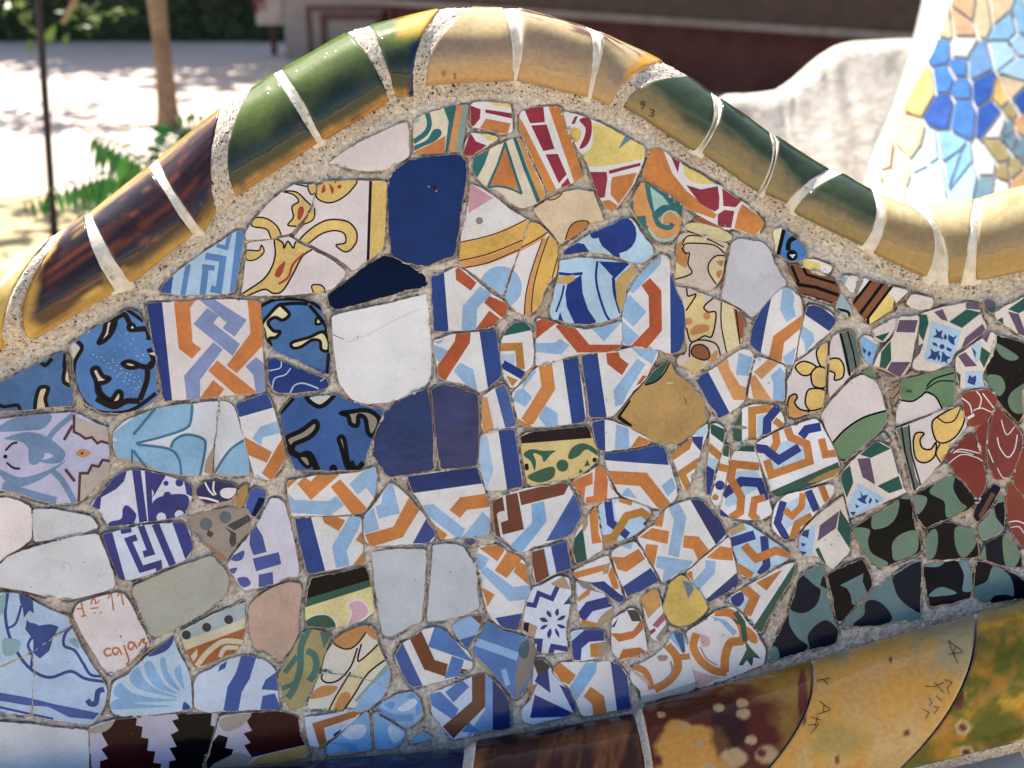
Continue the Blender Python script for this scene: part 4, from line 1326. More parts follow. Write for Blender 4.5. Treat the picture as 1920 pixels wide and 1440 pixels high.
t W 1285,700 1350,660 1460,610 1560,520 1600,430 1685,415 1732,560 1752,700 1780,830 1740,870 1600,890 1470,930 1370,950 1330,850 1290,770
p LBx 1570,445 1700,405 1700,570 1670,570
p BT 1610,425 1680,410 1700,570 1680,580
c O 62 1565,520 1630,600 1640,700 1570,790 1470,850
c O 50 1300,675 1400,720 1450,850
c O 46 1640,610 1760,600
c PK4 16 1590,640 1600,720 1530,810
b PK4 1490,600 1560,595 1560,630 1510,640
b PK5 1290,700 1400,760 1440,830 1340,750
p GRl 1365,900 1500,880 1790,790 1800,850 1600,900 1365,960
p GN 1300,800 1360,860 1370,950
@ 1220 900 4
t W 270,1140 400,1060 500,980 620,950 700,1030 800,1150 860,1280 850,1380 700,1440 560,1500 350,1560 318,1400 285,1260
p LBx 440,1020 560,1050 650,1140 620,1170 530,1070
p PK5 310,1420 400,1450 520,1480 350,1570
c O 64 480,990 600,1000 680,1090 690,1200 600,1220 560,1320 555,1440
c O 60 345,1150 320,1250 380,1360 480,1430 570,1440
b O 720,1100 790,1160 800,1220 760,1220 720,1180
s GN 40 635,990 690,1070 710,1210
p GN 608,1035 690,1070 700,1100 640,1075
p GN 705,1200 720,1270 660,1390 690,1390 720,1350 760,1400 770,1330 825,1340 750,1260
b PK5 370,1170 430,1175 442,1230 390,1250
c PK4 11 370,1250 420,1340 500,1390
d CH 7 485,1050 545,1165 395,1215
@ 860 1080 4
t W 720,690 760,650 850,650 1040,640 1130,640 1190,660 1250,720 1280,800 1295,990 1190,1005 1010,1040 930,1050 890,960 830,830 760,790 710,740
p O 705,700 750,640 880,745 830,815 770,790
p BL2 830,835 950,650 1038,650 1030,720 880,940
p O 935,905 990,830 1090,900 1112,1040 1010,1050 1000,960
p B 1138,640 1210,670 1260,745 1305,1000 1188,1012
t LBf 560,640 620,620 690,680 700,740 830,850 870,960 860,1030 740,1070 540,1110 480,1090 470,1010 540,930 560,800
p BRY 570,790 620,680 665,650 690,880
p BRY 535,1065 570,890 865,1030 840,1055
p BRY 755,815 840,850 880,960 865,1030
p TCb 540,830 595,800 540,930 465,1010 450,970
p DG 555,635 695,610 695,680 600,760
t BLm 215,340 280,370 330,410 440,440 560,480 560,620 540,760 480,880 420,920 360,840 250,720 170,650 100,560 150,460
s LBx 62 120,490 445,605
s LBx 40 335,700 370,820
p CHb 470,475 570,475 560,640 530,760 430,915 420,760 450,640
b BGd 460,520 520,480 530,560 500,620 450,590
@ 440 1080 4
t W 1200,600 1260,500 1330,470 1400,410 1500,385 1560,400 1640,480 1750,570 1785,650 1775,695 1640,762 1460,812 1320,830 1280,760 1230,670
p CB5 1195,580 1260,500 1415,830 1300,835
p BRr 1315,475 1400,410 1500,630 1600,660 1580,755 1420,700
p CB7 1450,530 1500,375 1570,395 1650,480 1795,650
p CB7 1575,770 1630,600 1720,630 1685,750
p BRr 1700,695 1765,708 1690,745
t LBx 1630,380 1700,320 1770,300 1860,300 1830,400 1785,480 1748,545 1680,470
p BRr 1765,295 1870,295 1845,365
p CB5 1685,480 1810,440 1750,560
t LBf 1460,890 1640,815 1870,728 1960,800 2040,900 2060,960 2070,1140 1900,1160 1740,1200 1630,1225 1560,1130 1480,1030
p CB7 1460,890 1540,865 1680,1000 1640,1080 1475,970
p CB7 1580,870 1700,775 1760,830 1640,950
p BLg 1880,740 1935,765 1935,1165 1740,1200 1880,1000
p BD2 1935,780 2050,900 2070,960 2080,1140 1935,1165
p BRb 1780,745 1880,725 1880,980 1640,1220 1560,1130 1780,940
p CB7 1700,1170 1760,1100 1845,1172
t LBx 1045,1000 1120,940 1220,890 1330,870 1390,930 1415,1040 1360,1105 1290,1145 1180,1075
b CB8 1120,960 1200,945 1180,1000
c CB8 50 1060,1000 1200,1060 1340,1060
c CB8 40 1310,890 1370,950 1380,1040
b LBf 1220,1000 1330,920 1370,950 1300,1010
t CB8l 1045,1025 1160,1095 1285,1172 1250,1250 1180,1300 1055,1300 1048,1150
b LBf 1170,1120 1270,1175 1240,1230 1190,1250 1150,1170
t CB8l 690,1285 800,1185 900,1090 990,1015 1005,1050 1015,1200 1025,1300 900,1330 720,1350 690,1330
b LBf 800,1180 880,1120 980,1120 970,1200 870,1230
b CB8 720,1250 900,1260 910,1335 800,1280
b CHg 735,1355 800,1310 910,1340
t CB8l 1310,1260 1380,1190 1440,1175 1480,1220 1340,1255
t LBf 525,1060 650,1050 800,1020 900,1005 940,1030 900,1085 800,1165 700,1235 640,1280 570,1280 540,1180
p PBL 680,1150 840,1105 740,1210
p OB2 580,1105 890,1012 945,1025 900,1060 670,1140 690,1250 635,1280
b BRY 740,1190 800,1150 765,1205
@ 0 1080 4
t LIL2 670,1140 740,1110 860,1080 1030,1060 1340,1035 1635,1030 1595,1200 1530,1390 1500,1500 700,1500 680,1300
p MAR 760,1180 880,1070 1030,1050 1020,1120 1070,1130 1060,1210 1115,1220 1105,1310 1165,1315 1150,1400 1210,1410 1190,1510 750,1510 750,1390 810,1370 760,1300 810,1270
p K3 1290,1085 1340,1070 1320,1030 1590,1025 1580,1120 1610,1130 1590,1230 1540,1390 1505,1510 1260,1510 1270,1390 1320,1380 1270,1290 1325,1280 1280,1190 1340,1160
b CHg 670,1150 850,1090 800,1160 700,1180
t LIL2 1655,1050 1780,1035 2090,1015 2230,1050 2250,1180 2300,1290 2320,1350 2100,1400 1850,1430 1560,1460 1545,1400 1600,1230
p MAR 1840,1070 1900,1020 2100,1010 2250,1050 2265,1180 2300,1265 2100,1310 1890,1360 1830,1270 1880,1250 1825,1180 1890,1160
p K3 1640,1190 1710,1210 1690,1290 1750,1300 1720,1400 1550,1450 1545,1380 1595,1240
p YB 1960,1350 2310,1265 2335,1355 2100,1412 1820,1445
b CHg 1660,1070 1880,1035 1800,1130 1680,1160
p CHg 1540,1480 1600,1410 1780,1320 1900,1360 1820,1445
t GW2 -30,1095 200,1110 430,1140 655,1155 665,1300 660,1500 -30,1500
"""
# ------------------------------------------------------------------ parse the mosaic
GLAZE = {k: glaze_mat(k, v) for k, v in PAL.items()}
for k in ('BS', 'BS2'):
    GLAZE[k].node_tree.nodes["Bump"].inputs["Strength"].default_value = 0.6

def parse_mosaic(txt):
    tiles = []; ox = oy = 0.0; s = 1.0
    for ln in txt.strip().splitlines():
        f = ln.split()
        if not f: continue
        if f[0] == '@':
            ox, oy, s = float(f[1]), float(f[2]), float(f[3]); continue
        k = f[0]
        nargs = {'t': 1, '+': 1, 'p': 1, 'b': 1, 's': 2, 'c': 2, 'd': 2, 'f': 3}[k]
        args = f[1:1 + nargs]
        pts = [(ox + float(a.split(',')[0]) / s, oy + float(a.split(',')[1]) / s) for a in f[1 + nargs:]]
        if k == 't':
            tiles.append({'col': args[0], 'pts': pts, 'dec': []})
        elif k == '+':
            tiles.append({'col': args[0], 'pts': pts, 'dec': tiles[-1]['dec']})
        else:
            D = tiles[-1]['dec']
            if k == 'p': D.append((args[0], tri_poly(pts)))
            elif k == 'b': D.append((args[0], tri_poly([tuple(q) for q in catmull(pts, True, 5)])))
            elif k == 's': D.append((args[0], stroke_quads(pts, float(args[1]) / s)))
            elif k == 'c': D.append((args[0], stroke_quads(catmull(pts, False, 6), float(args[1]) / s)))
            elif k == 'd':
                r = float(args[1]) / s
                n = 18 if r > 5 else 8
                D.append((args[0], [[(x + r * math.cos(2 * math.pi * i / n), y + r * math.sin(2 * math.pi * i / n)) for i in range(n)] for x, y in pts]))
            elif k == 'f':
                q = catmull(pts, True, 6)
                D.append((args[0], tri_poly([tuple(v) for v in q])))
                D.append((args[1], stroke_quads(q, float(args[2]) / s, True)))
    return tiles

TILES = parse_mosaic(MOSAIC)

def ccw(p):
    return list(p) if area2(p) > 0 else list(p)[::-1]

def inset(poly, d):
    n = len(poly); out = []
    for i in range(n):
        a = np.array(poly[i - 1]); b = np.array(poly[i]); c = np.array(poly[(i + 1) % n])
        d1 = b - a; d2 = c - b
        d1 = d1 / (np.linalg.norm(d1) + 1e-9); d2 = d2 / (np.linalg.norm(d2) + 1e-9)
        n1 = np.array((-d1[1], d1[0])); n2 = np.array((-d2[1], d2[0]))
        m = n1 + n2; l = np.linalg.norm(m)
        m = n1 if l < 0.3 else m / l
        k = 1 / max(m.dot(n1), 0.5)
        dd = d[i] if hasattr(d, '__len__') else d
        out.append(tuple(b + m * k * dd))
    return out

def rough_outline(poly, seed, step=6.0, amp=0.7):
    """subdivide, round the corners a little and break the edge like snapped ceramic"""
    P = [np.array(p, float) for p in poly]; Q = []
    n = len(P)
    for i in range(n):
        a, b, c = P[i - 1], P[i], P[(i + 1) % n]
        r1 = min(4.0, np.linalg.norm(b - a) * 0.25); r2 = min(4.0, np.linalg.norm(c - b) * 0.25)
        Q.append(b + (a - b) / (np.linalg.norm(a - b) + 1e-9) * r1)
        Q.append(b + (c - b) / (np.linalg.norm(c - b) + 1e-9) * r2)
    out = []; m = len(Q); s = 0.0
    for i in range(m):
        a, b = Q[i], Q[(i + 1) % m]; L = np.linalg.norm(b - a)
        k = max(1, int(L / step)); nrm = np.array((-(b - a)[1], (b - a)[0])) / (L + 1e-9)
        for j in range(k):
            t = j / k; s += L / k
            o = (float(vnoise(s / 9.0, seed * 3.7, 5)) - 0.5) * 2 * amp + (rnd.random() - .5) * amp * 0.7
            if rnd.random() < 0.05: o += rnd.random() * 1.6
            out.append(tuple(a + (b - a) * t + nrm * o))
    return out

def plane_at(cx, cy, tilt, lift):
    e = 12.0
    p0 = at(cx, cy, wall_depth(cx, cy)); px = at(cx + e, cy, wall_depth(cx + e, cy)); py = at(cx, cy + e, wall_depth(cx, cy + e))
    n = np.cross(px - p0, py - p0); n /= np.linalg.norm(n)
    if n.dot(CAM - p0) < 0: n = -n
    n = n + np.array((rnd.gauss(0, tilt), rnd.gauss(0, tilt), rnd.gauss(0, tilt))); n /= np.linalg.norm(n)
    return p0 + n * lift, n

def on_plane(px, py, p0, n):
    r = ray(px, py)
    t = ((p0 - CAM) @ n) / (r @ n)
    return CAM + r * t[..., None]

BENCH_LOC = np.array((0.0, 1.0, 0.0))
bench = empty("mosaic_bench", BENCH_LOC, "curved bench back clad in broken patterned tiles under a rolled glazed coping", "bench")

EPS = 0.00003
OUTLINES = []
for ti, T in enumerate(TILES):
    base = ccw(T['pts'])
    base = ccw(inset(base, -1.8))
    out = rough_outline(base, ti)
    OUTLINES.append(np.array(out))
    cx, cy = np.mean(np.array(base), axis=0)
    p0, nrm = plane_at(cx, cy, 0.026, 0.0003 + rnd.random() * 0.0026)
    ch = [0.7 + 1.3 * rnd.random() ** 2 for _ in out]
    for _ in range(rnd.choice((0, 0, 1, 1, 2))):          # flaked edges where the biscuit shows
        c0 = rnd.randrange(len(out)); wd = rnd.randrange(2, 5); dp = 1.5 + 2.2 * rnd.random()
        for q in range(-wd, wd + 1):
            k_ = (c0 + q) % len(out); ch[k_] = max(ch[k_], dp * math.cos(q / (wd + 1) * math.pi / 2))
    inn = inset(out, ch)
    n = len(out)
    O = np.array(out); I = np.array(inn)
    top = on_plane(I[:, 0], I[:, 1], p0, nrm)
    rim = on_plane(O[:, 0], O[:, 1], p0 - nrm * 0.0008, nrm)
    bot = on_plane(O[:, 0], O[:, 1], p0 - nrm * 0.009, nrm)
    V = list(top) + list(rim) + list(bot)
    F = [tuple(range(n))[::-1]]; MI = [0]
    for i in range(n):
        j = (i + 1) % n
        F.append((i, j, n + j, n + i)[::-1]); MI.append(1)
        F.append((n + i, n + j, 2 * n + j, 2 * n + i)[::-1]); MI.append(1)
    F.append(tuple(range(2 * n, 3 * n))); MI.append(1)
    mats = [GLAZE[T['col']], M_BISCUIT]; slot = {T['col']: 0}
    clipper = [ccw(t) for t in tri_poly(inset(ccw(inn), 0.15))]
    boxes = [(min(q[0] for q in t), min(q[1] for q in t), max(q[0] for q in t), max(q[1] for q in t)) for t in clipper]
    for k, (col, pieces) in enumerate(T['dec']):
        if col not in slot:
            slot[col] = len(mats); mats.append(GLAZE[col])
        acc = []
        for pc in pieces:
            pc = [(q[0], q[1]) for q in pc]
            x0 = min(q[0] for q in pc); x1 = max(q[0] for q in pc); y0 = min(q[1] for q in pc); y1 = max(q[1] for q in pc)
            for t, bb in zip(clipper, boxes):
                if x1 < bb[0] or x0 > bb[2] or y1 < bb[1] or y0 > bb[3]: continue
                r = clip_convex(pc, t)
                if len(r) >= 3 and abs(area2(r)) > 0.02:
                    acc.append(ccw(r))
        if acc:
            flat = np.array([q for r in acc for q in r])
            W = on_plane(flat[:, 0], flat[:, 1], p0 + nrm * EPS * (k + 1), nrm)
            o = len(V); V.extend(W)
            for r in acc:
                F.append(tuple(range(o, o + len(r)))[::-1]); MI.append(slot[col]); o += len(r)
    org = on_plane(np.array(cx), np.array(cy), p0, nrm)
    mesh_obj("tile", V, F, mats, parent=bench, mat_idx=MI, origin=org)

# ------------------------------------------------------------------ swept ceramic rolls (coping on top, lower roll at the seat)
WLO = -0.77
def quad3(b, m, t, v):
    """curve through b (v=0), m (v=.5), t (v=1)"""
    return b * (2 * (v - .5) * (v - 1)) + m * (-4 * v * (v - 1)) + t * (2 * v * (v - .5))

class Sweep:
    def __init__(self, stations, squash=1.0, dz=-0.006, proud=False):
        """stations: list of (bottom, middle, top) pixel triples, left to right"""
        self.S = np.array(stations, float)
        self.n = len(stations); self.squash = squash; self.dz = dz; self.proud = proud
    def st(self, u):
        """interpolated station; u array"""
        u = np.clip(np.asarray(u, float), 0, self.n - 1)
        i = np.minimum(np.floor(u).astype(int), self.n - 2); t = (u - i)[..., None, None]
        a = self.S[np.maximum(i - 1, 0)]; b = self.S[i]; c = self.S[i + 1]; d = self.S[np.minimum(i + 2, self.n - 1)]
        # monotone-ish: blend catmull with linear because station spacing is uneven
        lin = b * (1 - t) + c * t
        m1 = (c - a) / 2; m2 = (d - b) / 2
        L = np.linalg.norm(c - b, axis=-1, keepdims=True)
        m1 = m1 / (np.linalg.norm(m1, axis=-1, keepdims=True) + 1e-9) * L; m2 = m2 / (np.linalg.norm(m2, axis=-1, keepdims=True) + 1e-9) * L
        h = (2 * t ** 3 - 3 * t ** 2 + 1) * b + (t ** 3 - 2 * t ** 2 + t) * m1 + (-2 * t ** 3 + 3 * t ** 2) * c + (t ** 3 - t ** 2) * m2
        return h
    def px(self, u, w):
        s = self.st(u)
        v = ((np.asarray(w) - WLO) / (1 - WLO))[..., None]
        return quad3(s[..., 0, :], s[..., 1, :], s[..., 2, :], v)
    def frame(self, u):
        s = self.st(u)
        e = 0.05
        tng = self.st(np.asarray(u) + e)[..., 1, :] - self.st(np.asarray(u) - e)[..., 1, :]
        tng /= np.linalg.norm(tng, axis=-1, keepdims=True) + 1e-9
        nrm = np.stack((tng[..., 1], -tng[..., 0]), -1)
        h = np.abs(((s[..., 2, :] - s[..., 0, :]) * nrm).sum(-1))
        return s, h
    def point(self, u, phi, dr=0.0):
        """3-D point; phi = angle round the roll, 0 faces the camera, 90 deg is the top outline; dr = extra radius in m"""
        u = np.asarray(u, float); phi = np.asarray(phi, float)
        s, h = self.frame(u)
        r_px = h / (1 - WLO)
        w = np.sin(phi)
        v = (w - WLO) / (1 - WLO)
        p = quad3(s[..., 0, :], s[..., 1, :], s[..., 2, :], v[..., None])
        d0 = wall_depth(s[..., 0, 0], s[..., 0, 1])
        r = r_px * d0 / FPX
        up = s[..., 2, :] - s[..., 0, :]; up = up / (np.linalg.norm(up, axis=-1, keepdims=True) + 1e-9)
        p = p + up * (w * dr * FPX / d0)[..., None]
        dc = d0 + r * self.squash * math.sqrt(1 - WLO ** 2) + self.dz
        if self.proud:            # stands out from the wall right up to its top edge
            dc = wall_depth(s[..., 2, 0], s[..., 2, 1]) + self.dz
        d = dc - (r * self.squash + dr) * np.cos(phi)
        return at(p[..., 0], p[..., 1], d)

PHI0 = math.asin(WLO)
def sweep_piece(sw, ua, ub, name, colour, mat, parent, thick=0.011, du=None, nphi=44, phi1=math.radians(205), dr=0.0, edge_mat=None):
    s0 = sw.px(np.array([ua]), np.array([0.2]))[0]; s1 = sw.px(np.array([ub]), np.array([0.2]))[0]
    nu = max(6, int(np.linalg.norm(s1 - s0) / (du or 3.0)))
    us = np.linspace(ua, ub, nu); ph = np.linspace(PHI0, phi1, nphi)
    U, PHI = np.meshgrid(us, ph, indexing='ij')
    # rounded arrises: edge rows drop by a millimetre or so
    su = (U - ua) / (ub - ua)
    edge = np.minimum(np.minimum(su, 1 - su) * np.linalg.norm(s1 - s0) / 5.0, (PHI - PHI0) / 0.10)
    drop = -0.0016 * (1 - np.clip(edge, 0, 1)) ** 2
    wob = (fbm(su * np.linalg.norm(s1 - s0) / 60.0 + ua * 9, PHI * 2.2, 11) - .5) * 0.0022
    outer = sw.point(U, PHI, dr + drop + wob)
    inner = sw.point(U, PHI, dr - thick + 0 * U)
    V = np.concatenate((outer.reshape(-1, 3), inner.reshape(-1, 3)))
    N = nu * nphi; F = []; MI = []
    def id_(i, j): return i * nphi + j
    for i in range(nu - 1):
        for j in range(nphi - 1):
            F.append((id_(i, j), id_(i + 1, j), id_(i + 1, j + 1), id_(i, j + 1))); MI.append(0)
    for i in range(nu - 1):
        for j in (0, nphi - 1):
            q = (id_(i, j), id_(i + 1, j), N + id_(i + 1, j), N + id_(i, j))
            F.append(q if j else q[::-1]); MI.append(1)
    for j in range(nphi - 1):
        for i in (0, nu - 1):
            q = (id_(i, j), id_(i, j + 1), N + id_(i, j + 1), N + id_(i, j))
            F.append(q if i == 0 else q[::-1]); MI.append(1)
    F = [f[::-1] for f in F]
    o = mesh_obj(name, V, F, [mat, edge_mat or M_BISCUIT], parent=parent, mat_idx=MI)
    o.data.polygons.foreach_set("use_smooth", [m == 0 for m in MI])
    W = np.sin(PHI); vv = (W - WLO) / (1 - WLO)
    vv = np.where(PHI > math.pi / 2, 2 - vv, vv)
    P = sw.px(U, np.minimum(W, 1))
    C = np.asarray(colour(su, vv, P[..., 0], P[..., 1]))
    C = np.clip(C, 0, 0.9).reshape(-1, 3)
    A = np.ones((2 * N, 4)); A[:N, :3] = C; A[N:, :3] = C
    at_ = o.data.color_attributes.new("glaze", 'FLOAT_COLOR', 'POINT')
    at_.data.foreach_set("color", A.ravel())
    return o

def sweep_core(sw, ua, ub, name, mat, parent, dr, du=3.0, nphi=60, phi0=-1.35, phi1=math.radians(250), amp=0.0012, seed=0):
    L = np.linalg.norm(sw.px(np.array([ub]), np.array([0.2]))[0] - sw.px(np.array([ua]), np.array([0.2]))[0])
    nu = int(L / du) if L > 100 else max(8, int(L / 2.0))
    us = np.linspace(ua, ub, nu); ph = np.linspace(phi0, phi1, nphi)
    U, PHI = np.meshgrid(us, ph, indexing='ij')
    P = sw.px(U, np.clip(np.sin(PHI), -1, 1))
    noise = (fbm(P[..., 0] / 5.0, P[..., 1] / 5.0 + PHI * 3, seed) - 0.5) * 2 * amp + (fbm(P[..., 0] / 22.0, P[..., 1] / 22.0 + PHI, seed + 9) - 0.5) * amp * 1.5
    V = sw.point(U, PHI, dr + noise).reshape(-1, 3)
    F = [((i + 1) * nphi + j, i * nphi + j, i * nphi + j + 1, (i + 1) * nphi + j + 1)[::-1] for i in range(nu - 1) for j in range(nphi - 1)]
    F.append(tuple(range(nphi))); F.append(tuple((nu - 1) * nphi + j for j in range(nphi))[::-1])
    return mesh_obj(name, V, F, [mat], parent=parent, smooth=True)

def lerp3(a, b, t):
    a = np.asarray(a); b = np.asarray(b)
    return a + (b - a) * np.asarray(t)[..., None]
def sstep(a, b, x):
    t = np.clip((np.asarray(x, float) - a) / (b - a), 0, 1)
    return t * t * (3 - 2 * t)
def H(h, g=0.95): return np.array(hex2lin(h, g))

COPE = [  # (bottom, middle, top) of every joint edge, left to right
 ((-90, 705), (-90, 620), (-70, 535)),
 ((8, 655), (20, 555), (95, 443)), ((58, 640), (46, 560), (125, 425)),
 ((219, 549), (177, 475), (158, 402)), ((245, 537), (200, 462), (168, 398)),
 ((363, 441), (320, 377), (278, 311)), ((382, 437), (333, 370), (292, 299)),
 ((405, 402), (396, 300), (415, 200)), ((443, 372), (428, 275), (470, 165)),
 ((597, 271), (553, 200), (512, 136)), ((606, 268), (565, 187), (526, 129)),
 ((732, 193), (698, 118), (652, 59)), ((742, 186), (719, 105), (690, 47)),
 ((775, 182), (783, 92), (826, 14)), ((799, 163), (818, 80), (885, 12)),
 ((964, 153), (959, 75), (944, 14)), ((969, 153), (982, 62), (970, 14)),
 ((1102, 185), (1113, 95), (1098, 48)), ((1107, 186), (1129, 92), (1120, 57)),
 ((1142, 200), (1182, 146), (1245, 114)), ((1167, 202), (1210, 158), (1292, 142)),
 ((1300, 287), (1336, 230), (1333, 171)), ((1313, 290), (1349, 222), (1350, 182)),
 ((1420, 362), (1448, 303), (1444, 248)), ((1432, 366), (1457, 289), (1453, 253)),
 ((1473, 385), (1507, 349), (1557, 317)), ((1484, 400), (1522, 357), (1580, 324)),
 ((1616, 464), (1643, 408), (1635, 356)), ((1638, 477), (1658, 414), (1648, 363)),
 ((1737, 524), (1752, 440), (1704, 383)), ((1777, 531), (1770, 450), (1728, 387)),
 ((1803, 531), (1818, 445), (1827, 370)), ((1829, 530), (1833, 445), (1838, 369)),
 ((2020, 490), (2020, 400), (2020, 320)),
]
cope = Sweep(COPE)
M_CERAMIC = attr_glaze("roll_glaze", 0.07)

def streaks(su, v, k, seed, sx=2.0, sv=16.0):
    w = v * sv + (fbm(su * 1.3 + k, v * 2, seed + 5, 2) - .5) * 3.0
    return 0.62 * fbm(su * sx * 0.55 + k * 3.1, w, seed, 2) + 0.38 * fbm(su * sx * 1.1 + k * 1.7, w * 2.6, seed + 3, 3)

def col_brown(k):
    def f(su, v, px, py):
        base = lerp3(H('b88a3c'), H('dcae55'), fbm(su * 3 + k, v * 3, 21))
        n = streaks(su, v, k, 31, 1.6, 13)
        edge = sstep(0.03, 0.16, v + 0.12 * (n - .5)) * (1 - sstep(0.88, 1.02, v + 0.25 * (n - .5)))
        if k == 1:
            edge = edge * sstep(0.05, 0.22, su + 0.30 * (streaks(su * .2, v, 2, 33, 1, 17) - .5))
        dark = lerp3(H('1e1416'), H('4a2418'), sstep(0.35, 0.75, streaks(su, v, k, 41, 1.3, 22)))
        c = lerp3(base, dark, edge * sstep(0.16, 0.34, n + 0.06))
        rust = sstep(0.56, 0.72, streaks(su, v, k + 5, 51, 1.1, 26)) * edge
        return lerp3(c, H('84421f'), rust * 0.75)
    return f
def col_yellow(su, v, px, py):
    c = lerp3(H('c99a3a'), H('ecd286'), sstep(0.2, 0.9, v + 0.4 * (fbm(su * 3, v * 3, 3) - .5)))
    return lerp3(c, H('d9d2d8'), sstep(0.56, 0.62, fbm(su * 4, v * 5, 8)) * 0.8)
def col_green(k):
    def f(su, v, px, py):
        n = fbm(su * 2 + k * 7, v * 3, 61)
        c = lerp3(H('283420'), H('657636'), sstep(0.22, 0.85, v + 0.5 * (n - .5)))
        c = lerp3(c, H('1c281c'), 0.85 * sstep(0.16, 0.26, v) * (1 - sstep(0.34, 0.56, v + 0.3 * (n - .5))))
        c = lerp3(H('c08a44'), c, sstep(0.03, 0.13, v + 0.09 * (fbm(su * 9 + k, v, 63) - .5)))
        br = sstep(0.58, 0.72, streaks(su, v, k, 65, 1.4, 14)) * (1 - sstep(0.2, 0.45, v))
        c = lerp3(c, H('6a4022'), br * 0.6)
        if k == 2:   # the short piece: navy at its right end, honey yellow on top
            c = lerp3(c, H('12213f'), sstep(0.55, 0.9, su + 0.25 * (n - .5)) * (1 - sstep(0.55, 0.7, v)))
            c = lerp3(c, H('e0b04c'), sstep(0.25, 0.6, su * 0.9 + 0.5 * (n - .5)) * sstep(0.60, 0.78, v))
        return c
    return f
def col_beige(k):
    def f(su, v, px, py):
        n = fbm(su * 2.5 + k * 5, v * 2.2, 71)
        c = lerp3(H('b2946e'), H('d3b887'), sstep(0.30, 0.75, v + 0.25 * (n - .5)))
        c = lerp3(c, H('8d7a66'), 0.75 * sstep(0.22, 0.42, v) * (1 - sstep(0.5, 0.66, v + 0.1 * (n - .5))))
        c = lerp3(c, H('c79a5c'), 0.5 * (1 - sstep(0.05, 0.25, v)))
        if k > 0:
            m = sstep(0.52, 0.60, streaks(su, v, k, 75, 3.0, 10)) * sstep(0.70, 0.80, v + 0.12 * (su - .5) * (1 if k == 1 else -1))
            c = lerp3(c, H('6a3a30'), m * 0.9)
        if k == 2:
            c = lerp3(c, H('e0a23c'), sstep(0.72, 0.9, su + 0.3 * (n - .5)) * sstep(0.35, 0.55, v))
        return c
    return f
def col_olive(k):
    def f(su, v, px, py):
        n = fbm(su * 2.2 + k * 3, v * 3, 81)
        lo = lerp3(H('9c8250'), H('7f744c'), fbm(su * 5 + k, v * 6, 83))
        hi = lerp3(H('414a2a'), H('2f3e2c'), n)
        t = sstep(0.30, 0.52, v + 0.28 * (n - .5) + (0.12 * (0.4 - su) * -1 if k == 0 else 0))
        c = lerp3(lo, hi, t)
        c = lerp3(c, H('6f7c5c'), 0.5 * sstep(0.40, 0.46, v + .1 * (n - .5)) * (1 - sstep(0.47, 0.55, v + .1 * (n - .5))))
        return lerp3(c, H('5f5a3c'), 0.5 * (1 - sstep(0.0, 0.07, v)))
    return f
def col_tan(k):
    def f(su, v, px, py):
        n = fbm(su * 2.0 + k * 4, v * 2.5, 91)
        c = lerp3(H('a88a54'), H('d4bf90'), sstep(0.25, 0.9, v + 0.35 * (n - .5)))
        c = lerp3(c, H('8c7656'), 0.6 * sstep(0.2, 0.4, v) * (1 - sstep(0.45, 0.66, v)))
        c = lerp3(c, H('a87f42'), 0.5 * sstep(0.55, 0.75, streaks(su, v, k, 95, 4, 3)))
        return c
    return f
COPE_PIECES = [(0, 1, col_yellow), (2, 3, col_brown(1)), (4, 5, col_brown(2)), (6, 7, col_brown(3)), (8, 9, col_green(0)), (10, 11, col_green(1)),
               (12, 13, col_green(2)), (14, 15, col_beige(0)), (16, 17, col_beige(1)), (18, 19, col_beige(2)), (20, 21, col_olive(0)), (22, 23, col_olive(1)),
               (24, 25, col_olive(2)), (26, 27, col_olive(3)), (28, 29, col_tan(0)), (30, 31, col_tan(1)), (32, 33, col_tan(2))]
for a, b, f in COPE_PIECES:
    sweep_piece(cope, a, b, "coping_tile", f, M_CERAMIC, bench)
# joints between the coping tiles: smooth white grout or coarse mortar
for a, m in ((1, M_MORTAR_TOP), (3, M_GROUT), (5, M_GROUT), (7, M_MORTAR_TOP), (9, M_GROUT), (11, M_MORTAR_TOP), (13, M_MORTAR_TOP), (15, M_GROUT), (17, M_GROUT),
             (19, M_MORTAR_TOP), (21, M_GROUT), (23, M_GROUT), (25, M_GROUT), (27, M_GROUT), (29, M_GROUT), (31, M_GROUT)):
    sweep_core(cope, a - 0.06, a + 1.06, "coping_joint", m, bench, -0.0014 if m is M_GROUT else -0.0018, nphi=90, phi0=-1.0, amp=0.0004 if m is M_GROUT else 0.0016, seed=a)
sweep_core(cope, 0, cope.n - 1, "coping_core", M_MORTAR_TOP, bench, -0.008, du=6.0, nphi=40)

# lower roll: large glazed half-rounds where the back meets the seat
ROLL = [
 ((-120, 1740), (-120, 1600), (-120, 1482)),
 ((840, 1640), (858, 1510), (872, 1401)), ((862, 1634), (880, 1500), (893, 1388)),
 ((1218, 1580), (1212, 1455), (1188, 1337)), ((1235, 1575), (1226, 1448), (1203, 1325)),
 ((1372, 1512), (1495, 1362), (1521, 1238)), ((1380, 1509), (1502, 1358), (1527, 1236)),
 ((1675, 1452), (1795, 1300), (1826, 1150)), ((1684, 1449), (1803, 1296), (1834, 1148)),
 ((1960, 1380), (2030, 1230), (2060, 1085)),
]
roll = Sweep(ROLL, squash=0.8, dz=-0.008, proud=True)
def H(h, g=1.0): return np.array(hex2lin(h, g))
M_ROLL = attr_glaze("seat_roll_glaze", 0.10)
M_ROLL.node_tree.nodes["Principled BSDF"].inputs["Specular IOR Level"].default_value = 0.22
def blotch(px, py, x, y, rx, ry, s, soft=0.25, wob=0.6):
    d = np.hypot((px - x) / rx, (py - y) / ry) + wob * (fbm(px / (rx * .6) + s, py / (ry * .6), s) - .5)
    return 1 - sstep(1 - soft, 1 + soft, d)
